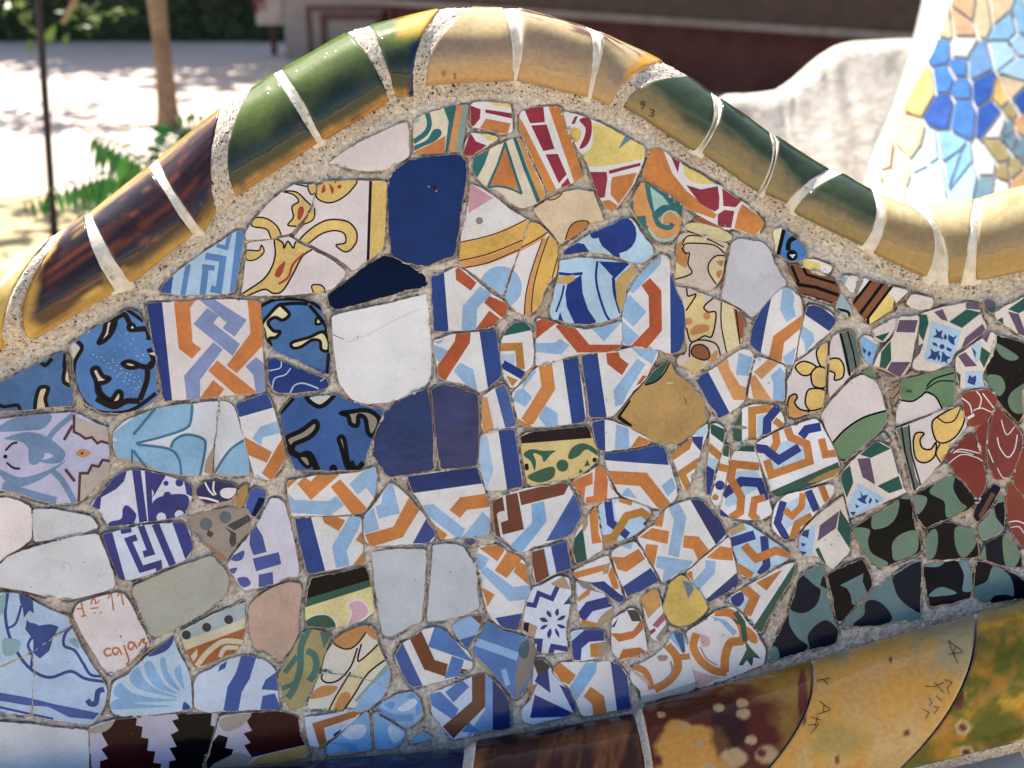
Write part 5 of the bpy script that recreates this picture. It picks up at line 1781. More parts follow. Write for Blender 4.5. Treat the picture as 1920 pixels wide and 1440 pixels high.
def col_navy(su, v, px, py): return lerp3(H('141c3c'), H('1f2c50'), fbm(su * 20, v * 3, 5))
def col_darkbrown(su, v, px, py):
    n = fbm(px / 26.0 + 0.3 * py / 40, py / 120.0, 13)
    c = lerp3(H('3e2216'), H('8a5630'), sstep(0.35, 0.7, n))
    return lerp3(c, H('2c1812'), sstep(0.86, 0.99, v))
def col_roll3(su, v, px, py):
    n = fbm(px / 60.0, py / 50.0, 17)
    c = lerp3(H('7a5a26'), H('a67c34'), n)
    m = blotch(px, py, 1330, 1400, 150, 105, 3, 0.15, 0.9)
    c = lerp3(c, H('5a2412'), m)
    c = lerp3(c, H('cc9040'), blotch(px, py, 1300, 1425, 75, 70, 5, 0.12, 0.8))
    c = lerp3(c, H('2a140e'), blotch(px, py, 1365, 1365, 34, 60, 6, 0.2, 0.7) * 0.8)
    c = lerp3(c, H('4a2010'), blotch(px, py, 1290, 1318, 70, 22, 7, 0.3, 0.8))
    for x, y, r in ((1347, 1327, 10), (1392, 1319, 11), (1394, 1339, 13), (1408, 1388, 11), (1310, 1395, 9), (1440, 1415, 22), (1375, 1420, 24), (1285, 1362, 9), (1240, 1340, 8), (1330, 1440, 14)):
        c = lerp3(c, H('b8966a'), blotch(px, py, x, y, r, r * 0.75, int(x) % 50, 0.2, 0.4))
    c = lerp3(c, H('6a2c20'), blotch(px, py, 1428, 1412, 9, 8, 9) + blotch(px, py, 1505, 1300, 10, 40, 4, .2, .8))
    return c
def col_roll4(su, v, px, py):
    n = fbm(px / 90.0, py / 60.0, 19)
    c = lerp3(H('cba468'), H('9a906e'), sstep(0.55, 0.98, v + 0.3 * (n - .5)))
    c = lerp3(c, H('d69630'), 0.62 * sstep(0.42, 0.62, fbm(px / 70.0 + 3, py / 110.0, 23) + 0.35 * (0.5 - su) ))
    c = lerp3(c, H('dc9a3c'), 0.6 * blotch(px, py, 1640, 1290, 75, 60, 11, 0.5, 0.8))
    c = lerp3(c, H('8a8a4c'), 0.5 * blotch(px, py, 1570, 1390, 50, 30, 12, 0.5, 0.8))
    for x, y, rx, ry in ((1700, 1375, 6, 6), (1670, 1237, 4, 6), (1570, 1425, 4, 9), (1506, 1330, 6, 30)):
        c = lerp3(c, H('6a2c2a'), blotch(px, py, x, y, rx, ry, int(x) % 40, 0.3, 0.5))
    return c
def col_roll5(su, v, px, py):
    n = fbm(px / 40.0, py / 40.0, 29)
    c = lerp3(H('b07e2c'), H('6e681e'), sstep(0.4, 0.62, n))
    c = lerp3(c, H('d0a23a'), 0.8 * sstep(0.55, 0.7, fbm(px / 50.0 + 4, py / 30.0, 37)))
    c = lerp3(c, H('4a5016'), 0.8 * blotch(px, py, 1880, 1370, 50, 40, 14, 0.3, 0.8) + 0.6 * blotch(px, py, 1860, 1225, 60, 30, 15, 0.5, 0.9))
    c = lerp3(c, H('9a9a70'), 0.7 * sstep(0.88, 1.0, v))
    for x, y in ((1806, 1364), (1812, 1412)):
        c = lerp3(c, H('c0a878'), blotch(px, py, x, y, 15, 15, 7)); c = lerp3(c, H('6a2420'), blotch(px, py, x, y, 8, 8, 8))
    c = lerp3(c, H('6a3420'), blotch(px, py, 1798, 1310, 9, 22, 16, .3, .7))
    return c
for a, b, f in ((0, 1, col_navy), (2, 3, col_darkbrown), (4, 5, col_roll3), (6, 7, col_roll4), (8, 9, col_roll5)):
    sweep_piece(roll, a, b, "roll_tile", f, M_ROLL, bench, nphi=90, phi1=math.radians(130), du=3.0)
for a, m in ((1, M_GROUT), (3, M_MORTAR), (5, M_GROUT), (7, M_GROUT)):
    sweep_core(roll, a - 0.04, a + 1.04, "roll_joint", m, bench, -0.002, nphi=60, phi0=-1.0, phi1=math.radians(120), amp=0.0006, seed=a)
sweep_core(roll, 0, roll.n - 1, "roll_core", M_MORTAR_TOP, bench, -0.009, du=6.0, nphi=40, phi1=math.radians(170))

# marks stamped or scratched on the rolls: thin ribbons lying on the glaze
def on_sweep(sw, x, y, ua, ub, lift):
    us = np.linspace(ua, ub, 60); ws = np.linspace(WLO, 1, 60)
    U, W = np.meshgrid(us, ws, indexing='ij'); P = sw.px(U, W)
    k = np.argmin((P[..., 0] - x) ** 2 + (P[..., 1] - y) ** 2)
    u0, w0 = U.flat[k], W.flat[k]
    for _ in range(4):
        p = sw.px(np.array([u0]), np.array([w0]))[0]; e = 1e-3
        du = (sw.px(np.array([u0 + e]), np.array([w0]))[0] - p) / e; dw = (sw.px(np.array([u0]), np.array([w0 + e]))[0] - p) / e
        J = np.array((du, dw)).T
        try: s = np.linalg.solve(J, np.array((x, y)) - p)
        except Exception: break
        u0 = min(max(u0 + s[0], ua), ub); w0 = min(max(w0 + s[1], WLO), 0.985)
    return sw.point(np.array([u0]), np.array([math.asin(w0)]), lift)[0]

def marks(sw, ua, ub, strokes, width, mat, name):
    for st in strokes:
        V = []; F = []
        q = []
        for a, b in zip(st[:-1], st[1:]):
            n = max(1, int(math.hypot(b[0] - a[0], b[1] - a[1]) / 6))
            q += [(a[0] + (b[0] - a[0]) * i / n, a[1] + (b[1] - a[1]) * i / n) for i in range(n)]
        q.append(st[-1])
        for pc in stroke_quads(q, width):
            o = len(V)
            for x, y in pc: V.append(on_sweep(sw, x, y, ua, ub, 0.0014))
            F.append((o, o + 1, o + 2, o + 3))
        mesh_obj(name, V, F, [mat], parent=bench)
M_INK = glaze_mat("mark_dark", "5a3826", 0.5)
marks(cope, 20, 21, [[(1208, 196), (1203, 197), (1202, 192), (1207, 190), (1209, 196), (1207, 202), (1203, 204)],
                     [(1219, 206), (1225, 205), (1227, 209), (1222, 211), (1227, 214), (1224, 218), (1218, 216)]], 1.6, M_INK, "stamped_digit")
marks(cope, 14, 15, [[(834, 138), (830, 139), (829, 135), (833, 133), (835, 138), (833, 143)], [(850, 137), (855, 138), (852, 141), (856, 144), (851, 147)]], 1.2, glaze_mat("mark_pale", "8a6a4a", 0.4), "stamped_digit")
marks(roll, 6, 7, [[(1530, 1277), (1543, 1275), (1555, 1272)], [(1543, 1275), (1553, 1285)],
                   [(1535, 1315), (1556, 1330)], [(1556, 1332), (1530, 1340)], [(1545, 1322), (1543, 1335)],
                   [(1520, 1345), (1538, 1350)], [(1515, 1360), (1535, 1358), (1520, 1375)], [(1532, 1345), (1528, 1362)],
                   [(1776, 1202), (1805, 1222)], [(1803, 1224), (1778, 1228)], [(1790, 1213), (1788, 1226)], [(1778, 1205), (1795, 1245)],
                   [(1735, 1288), (1755, 1287), (1770, 1280)], [(1752, 1280), (1770, 1300)], [(1770, 1275), (1785, 1280), (1776, 1290), (1780, 1303)],
                   [(1755, 1305), (1766, 1315)], [(1742, 1310), (1748, 1318), (1742, 1325)], [(1730, 1330), (1742, 1336), (1735, 1348)], [(1750, 1325), (1760, 1327), (1752, 1338)]], 1.4, M_INK, "scratched_mark")

# ------------------------------------------------------------------ mortar bed of the wall
def interp_curve(pts, x):
    P = np.array(sorted(pts)); return np.interp(x, P[:, 0], P[:, 1])
XS = np.arange(-90, 2016, 3.2); NY = 380
us_d = np.linspace(0, cope.n - 1, 2000); bt = cope.st(us_d)[:, 0, :]
ytop = np.interp(XS, np.maximum.accumulate(bt[:, 0]), bt[:, 1]) - 14
us_r = np.linspace(0, roll.n - 1, 1000); tt = roll.st(us_r)[:, 2, :]
ybot = np.interp(XS, np.maximum.accumulate(tt[:, 0]), tt[:, 1]) + 60
vv = np.linspace(0, 1, NY)
GX = np.repeat(XS[:, None], NY, 1); GY = ytop[:, None] + (ybot - ytop)[:, None] * vv[None, :]
inside = np.zeros(GX.shape, bool); dist = np.full(GX.shape, 30.0)
for O in OUTLINES:
    x0, y0 = O.min(0) - 10; x1, y1 = O.max(0) + 10
    i0, i1 = np.searchsorted(XS, (x0, x1))
    if i1 <= i0: continue
    sx = GX[i0:i1]; sy = GY[i0:i1]
    m = (sy > y0) & (sy < y1)
    if not m.any(): continue
    qx = sx[m]; qy = sy[m]
    ins = np.zeros(qx.shape, bool); dd = np.full(qx.shape, 1e9)
    A = O; B = np.roll(O, -1, 0)
    for (ax, ay), (bx, by) in zip(A, B):
        c = (ay > qy) != (by > qy)
        if c.any():
            xi = (bx - ax) * (qy - ay) / (by - ay + 1e-12) + ax
            ins ^= c & (qx < xi)
        ex, ey = bx - ax, by - ay; l2 = ex * ex + ey * ey + 1e-9
        t = np.clip(((qx - ax) * ex + (qy - ay) * ey) / l2, 0, 1)
        dd = np.minimum(dd, np.hypot(qx - ax - t * ex, qy - ay - t * ey))
    a = inside[i0:i1]; a[m] |= ins; inside[i0:i1] = a
    b = dist[i0:i1]; b[m] = np.minimum(b[m], dd); dist[i0:i1] = b
dep = wall_depth(GX, GY)
strip = 1 - sstep(12, 46, GY - ytop[:, None])               # fillet running up under the coping
n_f = fbm(GX / 4.5, GY / 4.5, 101) - .5; n_m = fbm(GX / 16.0, GY / 16.0, 107) - .5
crack = sstep(0.46, 0.60, fbm(GX / 26.0, GY / 26.0, 113))    # here the mortar has come away from the tile edge
low = 0.0021 - 0.0021 * strip
h = -low + n_f * 0.0034 + n_m * 0.0040 - 0.0050 * crack * (1 - sstep(1.0, 4.5, dist)) * (~inside)
h = np.minimum(h, 0.0016 + 0.004 * strip)
smear = sstep(0.55, 0.66, fbm(GX / 21.0, GY / 21.0, 131))     # mortar smeared over tile edges here and there
reach = 5.5 * smear * fbm(GX / 6.0, GY / 6.0, 137)
h = np.where(inside, np.where(dist < reach, 0.0030 - 0.0016 * dist / 5.5, np.where(dist > 2.5, -0.0065, np.minimum(h, -0.0015))), h)
h = h + strip * 0.002
DD = dep - h
# chips in the mortar
Vw = at(GX, GY, DD).reshape(-1, 3)
nx = len(XS)
Fw = [((i + 1) * NY + j, i * NY + j, i * NY + j + 1, (i + 1) * NY + j + 1) for i in range(nx - 1) for j in range(NY - 1)]
tb = at(XS, ytop, wall_depth(XS, ytop) + 0.10); bb = at(XS, ybot, wall_depth(XS, ybot) + 0.16)
bg = bb.copy(); bg[:, 2] = 0.02; bg[:, 1] += 0.05
fg = at(XS, ybot, wall_depth(XS, ybot)).copy(); fg[:, 2] = 0.02
o1 = len(Vw); o2 = o1 + nx; o3 = o2 + nx; o4 = o3 + nx
Vw = np.concatenate((Vw, tb, bb, bg, fg))
for i in range(nx - 1):
    Fw.append((i * NY, (i + 1) * NY, o1 + i + 1, o1 + i))
    Fw.append((o1 + i, o1 + i + 1, o2 + i + 1, o2 + i)); Fw.append((o2 + i, o2 + i + 1, o3 + i + 1, o3 + i))
    Fw.append((i * NY + NY - 1, o4 + i, o4 + i + 1, (i + 1) * NY + NY - 1))
MIw = [0] * len(Fw)
fc = (strip[:-1, :-1] > 0.25); MIw[:(nx - 1) * (NY - 1)] = [int(v) for v in fc.ravel()]
me_w = mesh_obj("wall_core", Vw, Fw, [M_MORTAR, M_MORTAR_TOP], parent=bench, mat_idx=MIw, smooth=True)

# seat of the bench below the roll (just under the picture)
rb = roll.point(np.linspace(0, roll.n - 1, 40), np.full(40, -1.2))
Vs = []; Fs = []
for p in rb:
    Vs += [p + np.array((0, 0.06, -0.02)), p + np.array((0, -0.10, -0.05)), p + np.array((0, -0.40, -0.03)), p + np.array((0, -0.46, -0.06)), np.array((p[0], p[1] - 0.44, 0.02))]
for i in range(39):
    for j in range(4): Fs.append((i * 5 + j, i * 5 + j + 1, (i + 1) * 5 + j + 1, (i + 1) * 5 + j))
mesh_obj("seat", Vs, Fs, [rough_mat("seat_tile", hex2lin("b9b4aa"), hex2lin("d6d2ca"), scale=14, rough=0.35, bump=0.2)], parent=bench, smooth=True)
# ------------------------------------------------------------------ ground
M_PLAZA = rough_mat("plaza_sand", hex2lin("d8c4b8"), hex2lin("e6d4c9"), scale=3.0, rough=0.95, bump=0.3, dist=0.004, big=(0.6, (0.95, 0.94, 0.93)))
M_PATH = rough_mat("path_sand", hex2lin("bba883"), hex2lin("cdb992"), scale=4.0, rough=0.95, bump=0.3, dist=0.004, big=(0.8, (0.9, 0.88, 0.82)))
V = [(-150, -60, 0), (150, -60, 0), (150, 300, 0), (-150, 300, 0)]
tag(mesh_obj("plaza_ground", V, [(0, 1, 2, 3)], [M_PLAZA], origin=(0, 0, 0)), kind="structure")
xs = np.linspace(-12, 12, 40)
near = [(x, -12.0, 0.004) for x in xs]; far = [(x, 5.3 + 0.35 * math.sin(x * 0.5 + 1) + 0.25 * math.sin(x * 1.7), 0.004) for x in xs]
tag(mesh_obj("sand_path", near + far, [(i, i + 1, 40 + i + 1, 40 + i) for i in range(39)], [M_PATH], origin=(0, 0, 0.004)), kind="structure")

# ------------------------------------------------------------------ rough white outer side of the bench, farther along its curve
M_STUCCO = rough_mat("pale_stucco", hex2lin("c9c0b4"), hex2lin("ece6dc"), scale=22, rough=0.95, bump=0.8, dist=0.012, big=(4.5, (0.84, 0.82, 0.78)))
par_top = [(1330, 205), (1362, 180), (1400, 177), (1450, 172), (1470, 163), (1495, 146), (1530, 115), (1562, 92), (1595, 80), (1640, 76), (1700, 73), (1760, 74), (1840, 80)]
pts = np.array([tuple(q) for q in catmull(par_top, False, 6)])
def par_depth(x): return 3.35 + 0.25 * np.sin((np.asarray(x) - 1330) / 210.0)
V = []; F = []; prof = [(-0.02, 0.02), (0.012, -0.012), (0.05, -0.03), (0.10, -0.03), (0.2, -0.02), (0.45, 0.0), (0.75, 0.01), (0.95, 0.02)]
top3 = at(pts[:, 0], pts[:, 1], par_depth(pts[:, 0]))
NR = 18
for i, p in enumerate(top3):
    zt = p[2]
    for k in range(NR):
        t = k / (NR - 1)
        if t < 0.45:      # rounded head from the back over the top to the front
            a = math.pi * (1 - t / 0.45)
            q = p + np.array((0, 0.09 + 0.09 * math.cos(a) * -1 - 0.09, 0.055 * math.sin(a) - 0.055))
            q[1] = p[1] + 0.10 * -math.cos(a)
            q[1] = p[1] + 0.10 * math.cos(math.pi * t / 0.45)
        else:
            s = (t - 0.45) / 0.55
            q = np.array((p[0], p[1] - 0.10 - 0.85 * s - 0.04 * math.sin(s * 3.0), (zt - 0.055) * (1 - s)))
        q[1] += (float(fbm(np.array(i / 4.0), np.array(k / 2.0), 151)) - .5) * 0.03
        V.append(q)
for i in range(len(top3) - 1):
    for k in range(NR - 1):
        F.append((i * NR + k, i * NR + k + 1, (i + 1) * NR + k + 1, (i + 1) * NR + k))
b0 = len(V)
for p in top3: V.append(np.array((p[0], p[1] + 0.12, 0.0)))
for i in range(len(top3) - 1): F.append((i * NR, (i + 1) * NR, b0 + i + 1, b0 + i))
parapet = mesh_obj("stucco_parapet", V, F, [M_STUCCO], smooth=True)
tag(parapet, "rough pale grey stucco outer face of the bench with a rounded humped top", "parapet")

# ------------------------------------------------------------------ next bay of the bench: mosaic face in the sun
bay_left = [(1738, -60), (1728, 0), (1708, 80), (1672, 190), (1632, 285), (1620, 340), (1612, 420)]
BAY_D0 = 2.45
def bay_depth(x, y):
    x = np.asarray(x, float); y = np.asarray(y, float)
    return BAY_D0 + 0.10 * ((x - 1860) / 200.0) ** 2 - 0.00078 * (y - 200)
bay_root = at(np.array(1860.), np.array(400.), bay_depth(1860., 400.)); bay_root[2] = 0
bay = empty("mosaic_bench", bay_root, "sunlit tapering mosaic backrest of the next bay, ochre tiles with a cobalt blue patch", "bench")
L = np.array([tuple(q) for q in catmull(bay_left, False, 6)])
M_BAYM = rough_mat("pale_grout", hex2lin("c9c2b8"), hex2lin("e2dcd2"), scale=40, rough=0.8, bump=0.4, dist=0.003)
V = []; F = []; NC = 24
for (lx, ly) in L:
    for k in range(NC):
        t = k / (NC - 1); x = lx + (2120 - lx) * t
        V.append(at(x, ly, bay_depth(x, ly) + 0.004 + 0.10 * max(0, 1 - t * 9) ** 2))
nL = len(L)
for i in range(nL - 1):
    for k in range(NC - 1): F.append((i * NC + k, i * NC + k + 1, (i + 1) * NC + k + 1, (i + 1) * NC + k)[::-1])
o = len(V)
for i, (lx, ly) in enumerate(L):
    V.append(at(lx + 16, ly, bay_depth(lx, ly) + 0.30)); V.append(at(2120, ly, bay_depth(2120, ly) + 0.30))
for i in range(nL - 1):
    F.append((i * NC, (i + 1) * NC, o + 2 * i + 2, o + 2 * i)); F.append((o + 2 * i, o + 2 * i + 2, o + 2 * i + 3, o + 2 * i + 1))
lowv = len(V)
for k in range(NC):
    q = V[(nL - 1) * NC + k].copy(); q[2] = 0.0; V.append(q)
for k in range(NC - 1): F.append(((nL - 1) * NC + k, (nL - 1) * NC + k + 1, lowv + k + 1, lowv + k))
mesh_obj("backrest_core", V, F, [M_BAYM], parent=bay, smooth=True)

BAYPAL = {'p': 'd2a878', 'y': 'deb25a', 'o': 'd4a26a', 'e': 'd6bc8e', 'w': 'cfcac4', 'b': '4a86d2', 'B': '3566c0', 'l': '84b8dc', 'v': 'a4c8e0', 'g': '7796a2', 'd': 'b09c62', 'h': '6f9cc8'}
BAYM = {k: glaze_mat("bay_" + k + "_", v, 0.2) for k, v in BAYPAL.items()}
# sites in a 3x enlargement of the corner starting at 1280,0
sites = """1455,280b 1475,450b 1478,600B 1555,370b 1650,370h 1560,500b 1560,620b 1690,500B 1740,640B 1560,280w
1520,60e 1600,40p 1690,60e 1770,40e 1470,150e 1560,130p 1640,160e 1720,170p 1780,110y 1500,230e 1640,250p 1720,270e 1780,210e 1700,350e 1760,420p
1850,60v 1900,30v 1830,160l 1880,250v 1870,380v 1910,130l 1830,300v 1900,480v 1900,580B 1850,500e 1800,540y 1850,620d
1350,480y 1380,540y 1330,420e 1270,560e 1260,640o 1370,640p 1320,720p 1240,760e 1190,700e 1200,830o 1130,900e 1150,1000p 1100,1050e 1220,920o 1280,830p 1350,780p 1430,720e 1450,640e
1400,760y 1440,810p 1540,740p 1590,700o 1650,700p 1700,760y 1600,800e 1640,850o 1700,860y 1640,920p 1760,730e 1790,700w 1720,940w
1400,870v 1340,900v 1480,860l 1510,930l 1560,960l 1590,1000v 1430,950v 1370,1000v 1330,1060v 1280,1000v 1250,1090v 1450,1030w 1400,1090v
1500,1060p 1560,1060p 1620,1070o 1480,1110e 1720,1040g 1850,790g 1900,830g 1830,720g 1900,700o 1790,860d 1800,960d 1870,950d 1900,1010o 1780,1060w 1850,1060e 1660,1000w 1210,1000y 1180,1080y 1300,1110v 1600,1120p 1700,1110w 1100,1120p
1930,200v 1960,400v 1960,650o 1960,900d 1980,1050e 1980,100v""".split()
SP = []
for s in sites:
    if s[-1] in 'pewvoy' and (len(SP) + int(float(s[:-1].split(',')[0]))) % 5 < 1 and len(s) and rnd.random() < 0.95: continue
    SP.append((1280 + float(s[:-1].split(',')[0]) / 3, float(s[:-1].split(',')[1]) / 3, s[-1]))
lim = [(1786, -12), (1748, 92), (1684, 212), (1642, 318), (1628, 400), (1960, 400), (1960, -12)]
def half_clip(poly, mx, my, nx_, ny_):
    out = []; n = len(poly)
    for i in range(n):
        a = poly[i - 1]; b = poly[i]
        da = (a[0] - mx) * nx_ + (a[1] - my) * ny_; db = (b[0] - mx) * nx_ + (b[1] - my) * ny_
        if da <= 0 < db or db <= 0 < da:
            t = da / (da - db); out.append((a[0] + (b[0] - a[0]) * t, a[1] + (b[1] - a[1]) * t))
        if db <= 0: out.append(b)
    return out
for i, (x, y, c) in enumerate(SP):
    poly = lim
    for j, (u, v, _) in enumerate(SP):
        if i == j or len(poly) < 3: continue
        d = math.hypot(u - x, v - y)
        if d > 160 or d < 1e-6: continue
        poly = half_clip(poly, (x + u) / 2, (y + v) / 2, u - x, (v - y) * 0.6)
    if len(poly) < 3: continue
    q = ccw(poly)
    if abs(area2(q)) < 60: continue
    q = ccw(inset(q, 2.6 + 1.2 * rnd.random())); n = len(q); Q = np.array(q)
    if abs(area2(q)) < 30: continue
    cx, cy = Q.mean(0)
    p0 = at(cx, cy, bay_depth(cx, cy) - 0.004)
    e = 10
    nn = np.cross(at(cx + e, cy, bay_depth(cx + e, cy) - 0.004) - p0, at(cx, cy + e, bay_depth(cx, cy + e) - 0.004) - p0); nn /= np.linalg.norm(nn)
    if nn.dot(CAM - p0) < 0: nn = -nn
    I = Q + (Q.mean(0) - Q) * 0.05
    top = on_plane(I[:, 0], I[:, 1], p0, nn); rim = on_plane(Q[:, 0], Q[:, 1], p0 - nn * 0.002, nn); bot = on_plane(Q[:, 0], Q[:, 1], p0 - nn * 0.016, nn)
    V = list(top) + list(rim) + list(bot); F = [tuple(range(n))[::-1]]
    for k in range(n):
        m_ = (k + 1) % n
        F.append((k, m_, n + m_, n + k)[::-1]); F.append((n + k, n + m_, 2 * n + m_, 2 * n + k)[::-1])
    mesh_obj("tile", V, F, [BAYM[c]], parent=bay)

# ------------------------------------------------------------------ building base: dark red wall with a stone ledge, panelled pier at its end
M_MAROON = rough_mat("maroon_wall", hex2lin("5a332d"), hex2lin("6e423a"), scale=5, rough=0.85, bump=0.2, dist=0.004, big=(1.5, (0.8, 0.8, 0.8)))
M_STONE = rough_mat("ledge_stone", hex2lin("8b7c6e"), hex2lin("a5968a"), scale=9, rough=0.9, bump=0.4, dist=0.006)
M_STONE_D = rough_mat("upper_stone", hex2lin("54463a"), hex2lin("6a5848"), scale=9, rough=0.9, bump=0.4, dist=0.006)
A = ground_at(np.array(700.), np.array(107.)); B = np.array((3.1, 7.55, 0.0))
fd = (B - A); fl = np.linalg.norm(fd); fd /= fl; fn = np.array((fd[1], -fd[0], 0.0)); ang = math.atan2(fd[1], fd[0])
if fn[1] > 0: fn = -fn
fac = empty("building_base", A, "dark red building base with a pale stone ledge above the bench", "building")
def facade_box(name, s0, s1, z0, z1, d0, d1, mat, par=None):
    c = A + fd * (s0 + s1) / 2 + fn * (d0 + d1) / 2; c[2] = (z0 + z1) / 2
    Vb, Fb = box_mesh(c, (s1 - s0, abs(d1 - d0), z1 - z0), ang)
    return mesh_obj(name, Vb, Fb, [mat], parent=par or fac)
facade_box("red_wall", 0.0, fl + 3, 0, 0.50, -0.6, 0.0, M_MAROON)
facade_box("stone_ledge", -0.0, fl + 3, 0.503, 0.56, -0.6, 0.10, M_STONE)
facade_box("upper_wall", 0.0, fl + 3, 0.563, 3.2, -0.6, 0.05, M_STONE_D)
facade_box("shade_eave", -0.3, fl + 3, 3.203, 3.3, -0.8, 1.7, M_STONE_D)  # added overhang, out of view, shades the wall below
M_PIER = rough_mat("pier_plaster", hex2lin("8e8480"), hex2lin("a49a94"), scale=7, rough=0.9, bump=0.3, dist=0.004)
M_PIER_R = rough_mat("pier_red", hex2lin("5f4440"), hex2lin("725450"), scale=7, rough=0.9, bump=0.3, dist=0.004)
p_l = ground_at(np.array(538.), np.array(112.)); p_r = ground_at(np.array(724.), np.array(108.))
pw = p_r[0] - p_l[0]
pier = empty("panelled_pier", ((p_l[0] + p_r[0]) / 2, p_l[1] + 0.3, 0), "grey pier with nested red and grey panel frames behind the green coping", "pier")
def pier_box(name, x0, x1, z0, z1, y0, y1, mat):
    Vb, Fb = box_mesh(((x0 + x1) / 2, (y0 + y1) / 2, (z0 + z1) / 2), (x1 - x0, y1 - y0, z1 - z0))
    mesh_obj(name, Vb, Fb, [mat], parent=pier)
x0, x1 = p_l[0], p_r[0]; yf = p_l[1]
pier_box("shaft", x0, x1, 0, 3.2, yf, yf + 0.6, M_PIER)
def frame(name, a, b, z0, z1, w, dep, mat):
    pier_box(name, a, a + w, z0, z1, yf - dep, yf + 0.01, mat); pier_box(name, b - w, b, z0, z1, yf - dep, yf + 0.01, mat)
    pier_box(name, a + w, b - w, z0, z0 + w, yf - dep, yf + 0.01, mat)
    pier_box(name, a + w, b - w, z1 - w, z1, yf - dep, yf + 0.01, mat)
frame("panel_frame", x0 + pw * 0.23, x1 + 0.1, -0.0, 0.50, 0.05, 0.012, M_PIER_R)
frame("panel_frame", x0 + pw * 0.37, x1 + 0.0, 0.06, 0.43, 0.06, 0.022, M_PIER_R)

# pale block with a red top, left of the pier
bq = at(np.array(510.), np.array(45.), 10.6)
blk = empty("planter_box", (bq[0], bq[1], 0), "small pale box with a red top on a post beside the grey pier", "planter")
Vb, Fb = box_mesh((bq[0], bq[1], bq[2] + 0.15), (0.26, 0.2, 0.3)); mesh_obj("box", Vb, Fb, [rough_mat("pale_box", hex2lin("b9a79c"), hex2lin("d2c3b8"), scale=12)], parent=blk)
Vb, Fb = tube_mesh([(bq[0], bq[1], 0), (bq[0], bq[1], bq[2])], [0.03, 0.03], 10); mesh_obj("post", Vb, Fb, [M_MAROON], parent=blk)
M_BLOOM = glaze_mat("bloom", "b0261c", 0.6)
Vb = []; Fb = []
for k in range(60):
    c = np.array((bq[0] - 0.10 + rnd.gauss(0, .05), bq[1] - 0.11 + rnd.gauss(0, .03), bq[2] + 0.24 + rnd.gauss(0, .06))); o = len(Vb)
    a = np.array((rnd.gauss(0, 1), rnd.gauss(0, 1), rnd.gauss(0, 1))); a /= np.linalg.norm(a); b = np.cross(a, (0.2, 0.5, 0.8)); b /= np.linalg.norm(b)
    Vb += [c - a * .03, c + b * .02, c + a * .03, c - b * .02]; Fb.append((o, o + 1, o + 2, o + 3))
mesh_obj("bloom", Vb, Fb, [M_BLOOM], parent=blk)

# ------------------------------------------------------------------ vegetation
def leaf_mat(name, hx, trans=0.35):
    m, nt, b = new_mat(name); N = nt.nodes; Lk = nt.links
    oi = N.new("ShaderNodeNewGeometry"); n1 = N.new("ShaderNodeTexNoise"); n1.inputs["Scale"].default_value = 9
    Lk.new(oi.outputs["Position"], n1.inputs["Vector"])
    mr = N.new("ShaderNodeMapRange"); mr.inputs[1].default_value = .3; mr.inputs[2].default_value = .7; mr.inputs[3].default_value = .6; mr.inputs[4].default_value = 1.35
    Lk.new(n1.outputs[0], mr.inputs[0])
    vm = N.new("ShaderNodeVectorMath"); vm.operation = 'SCALE'; vm.inputs[0].default_value = hex2lin(hx); Lk.new(mr.outputs[0], vm.inputs["Scale"])
    Lk.new(vm.outputs[0], b.inputs["Base Color"]); b.inputs["Roughness"].default_value = 0.45
    tr = N.new("ShaderNodeBsdfTranslucent"); Lk.new(vm.outputs[0], tr.inputs["Color"])
    mx = N.new("ShaderNodeMixShader"); mx.inputs[0].default_value = trans
    Lk.new(b.outputs[0], mx.inputs[1]); Lk.new(tr.outputs[0], mx.inputs[2]); Lk.new(mx.outputs[0], N["Material Output"].inputs["Surface"])
    return m
M_LEAF = leaf_mat("leaf_green", "55702f"); M_LEAF_D = leaf_mat("leaf_dark", "2c4222", 0.2); M_FROND = leaf_mat("frond_green", "3a7430", 0.4)
M_BARK = rough_mat("bark", hex2lin("7a6450"), hex2lin("9c866c"), scale=20, rough=0.95, bump=0.8, dist=0.01, big=(5, (0.75, 0.72, 0.7)))

def leaves(centres, spread, count, size, seed):
    r = random.Random(seed); V = []; F = []
    for _ in range(count):
        c = centres[r.randrange(len(centres))]
        p = np.array([c[0] + r.gauss(0, spread), c[1] + r.gauss(0, spread), c[2] + r.gauss(0, spread * 0.8)])
        a = np.array((r.gauss(0, 1), r.gauss(0, 1), r.gauss(-0.3, .7))); a /= np.linalg.norm(a)
        b = np.cross(a, (r.random(), r.random(), 1.0)); b /= np.linalg.norm(b); nn = np.cross(a, b)
        L_ = size * (0.6 + 0.8 * r.random()); w = L_ * 0.32; o = len(V)
        V += [p, p + a * L_ * .5 + b * w + nn * w * .3, p + a * L_ - nn * .15 * L_, p + a * L_ * .5 - b * w + nn * w * .3]
        F += [(o, o + 1, o + 2), (o, o + 2, o + 3)]
    return V, F

def tree(name, label, trunk_path, radii, clumps, spread, count, size, mat, seed, group=None, limbs=()):
    root = empty(name, trunk_path[0], label, "tree", group)
    Vt, Ft = tube_mesh(trunk_path, radii, 14, 0.12, seed); mesh_obj("trunk", Vt, Ft, [M_BARK], parent=root, smooth=True)
    for lp in limbs:
        Vt, Ft = tube_mesh(lp, np.linspace(radii[-1] * .7, 0.012, len(lp)), 8, 0.1, seed); mesh_obj("limb", Vt, Ft, [M_BARK], parent=root, smooth=True)
    Vt, Ft = leaves(clumps, spread, count, size, seed); mesh_obj("crown", Vt, Ft, [mat], parent=root)
    return root

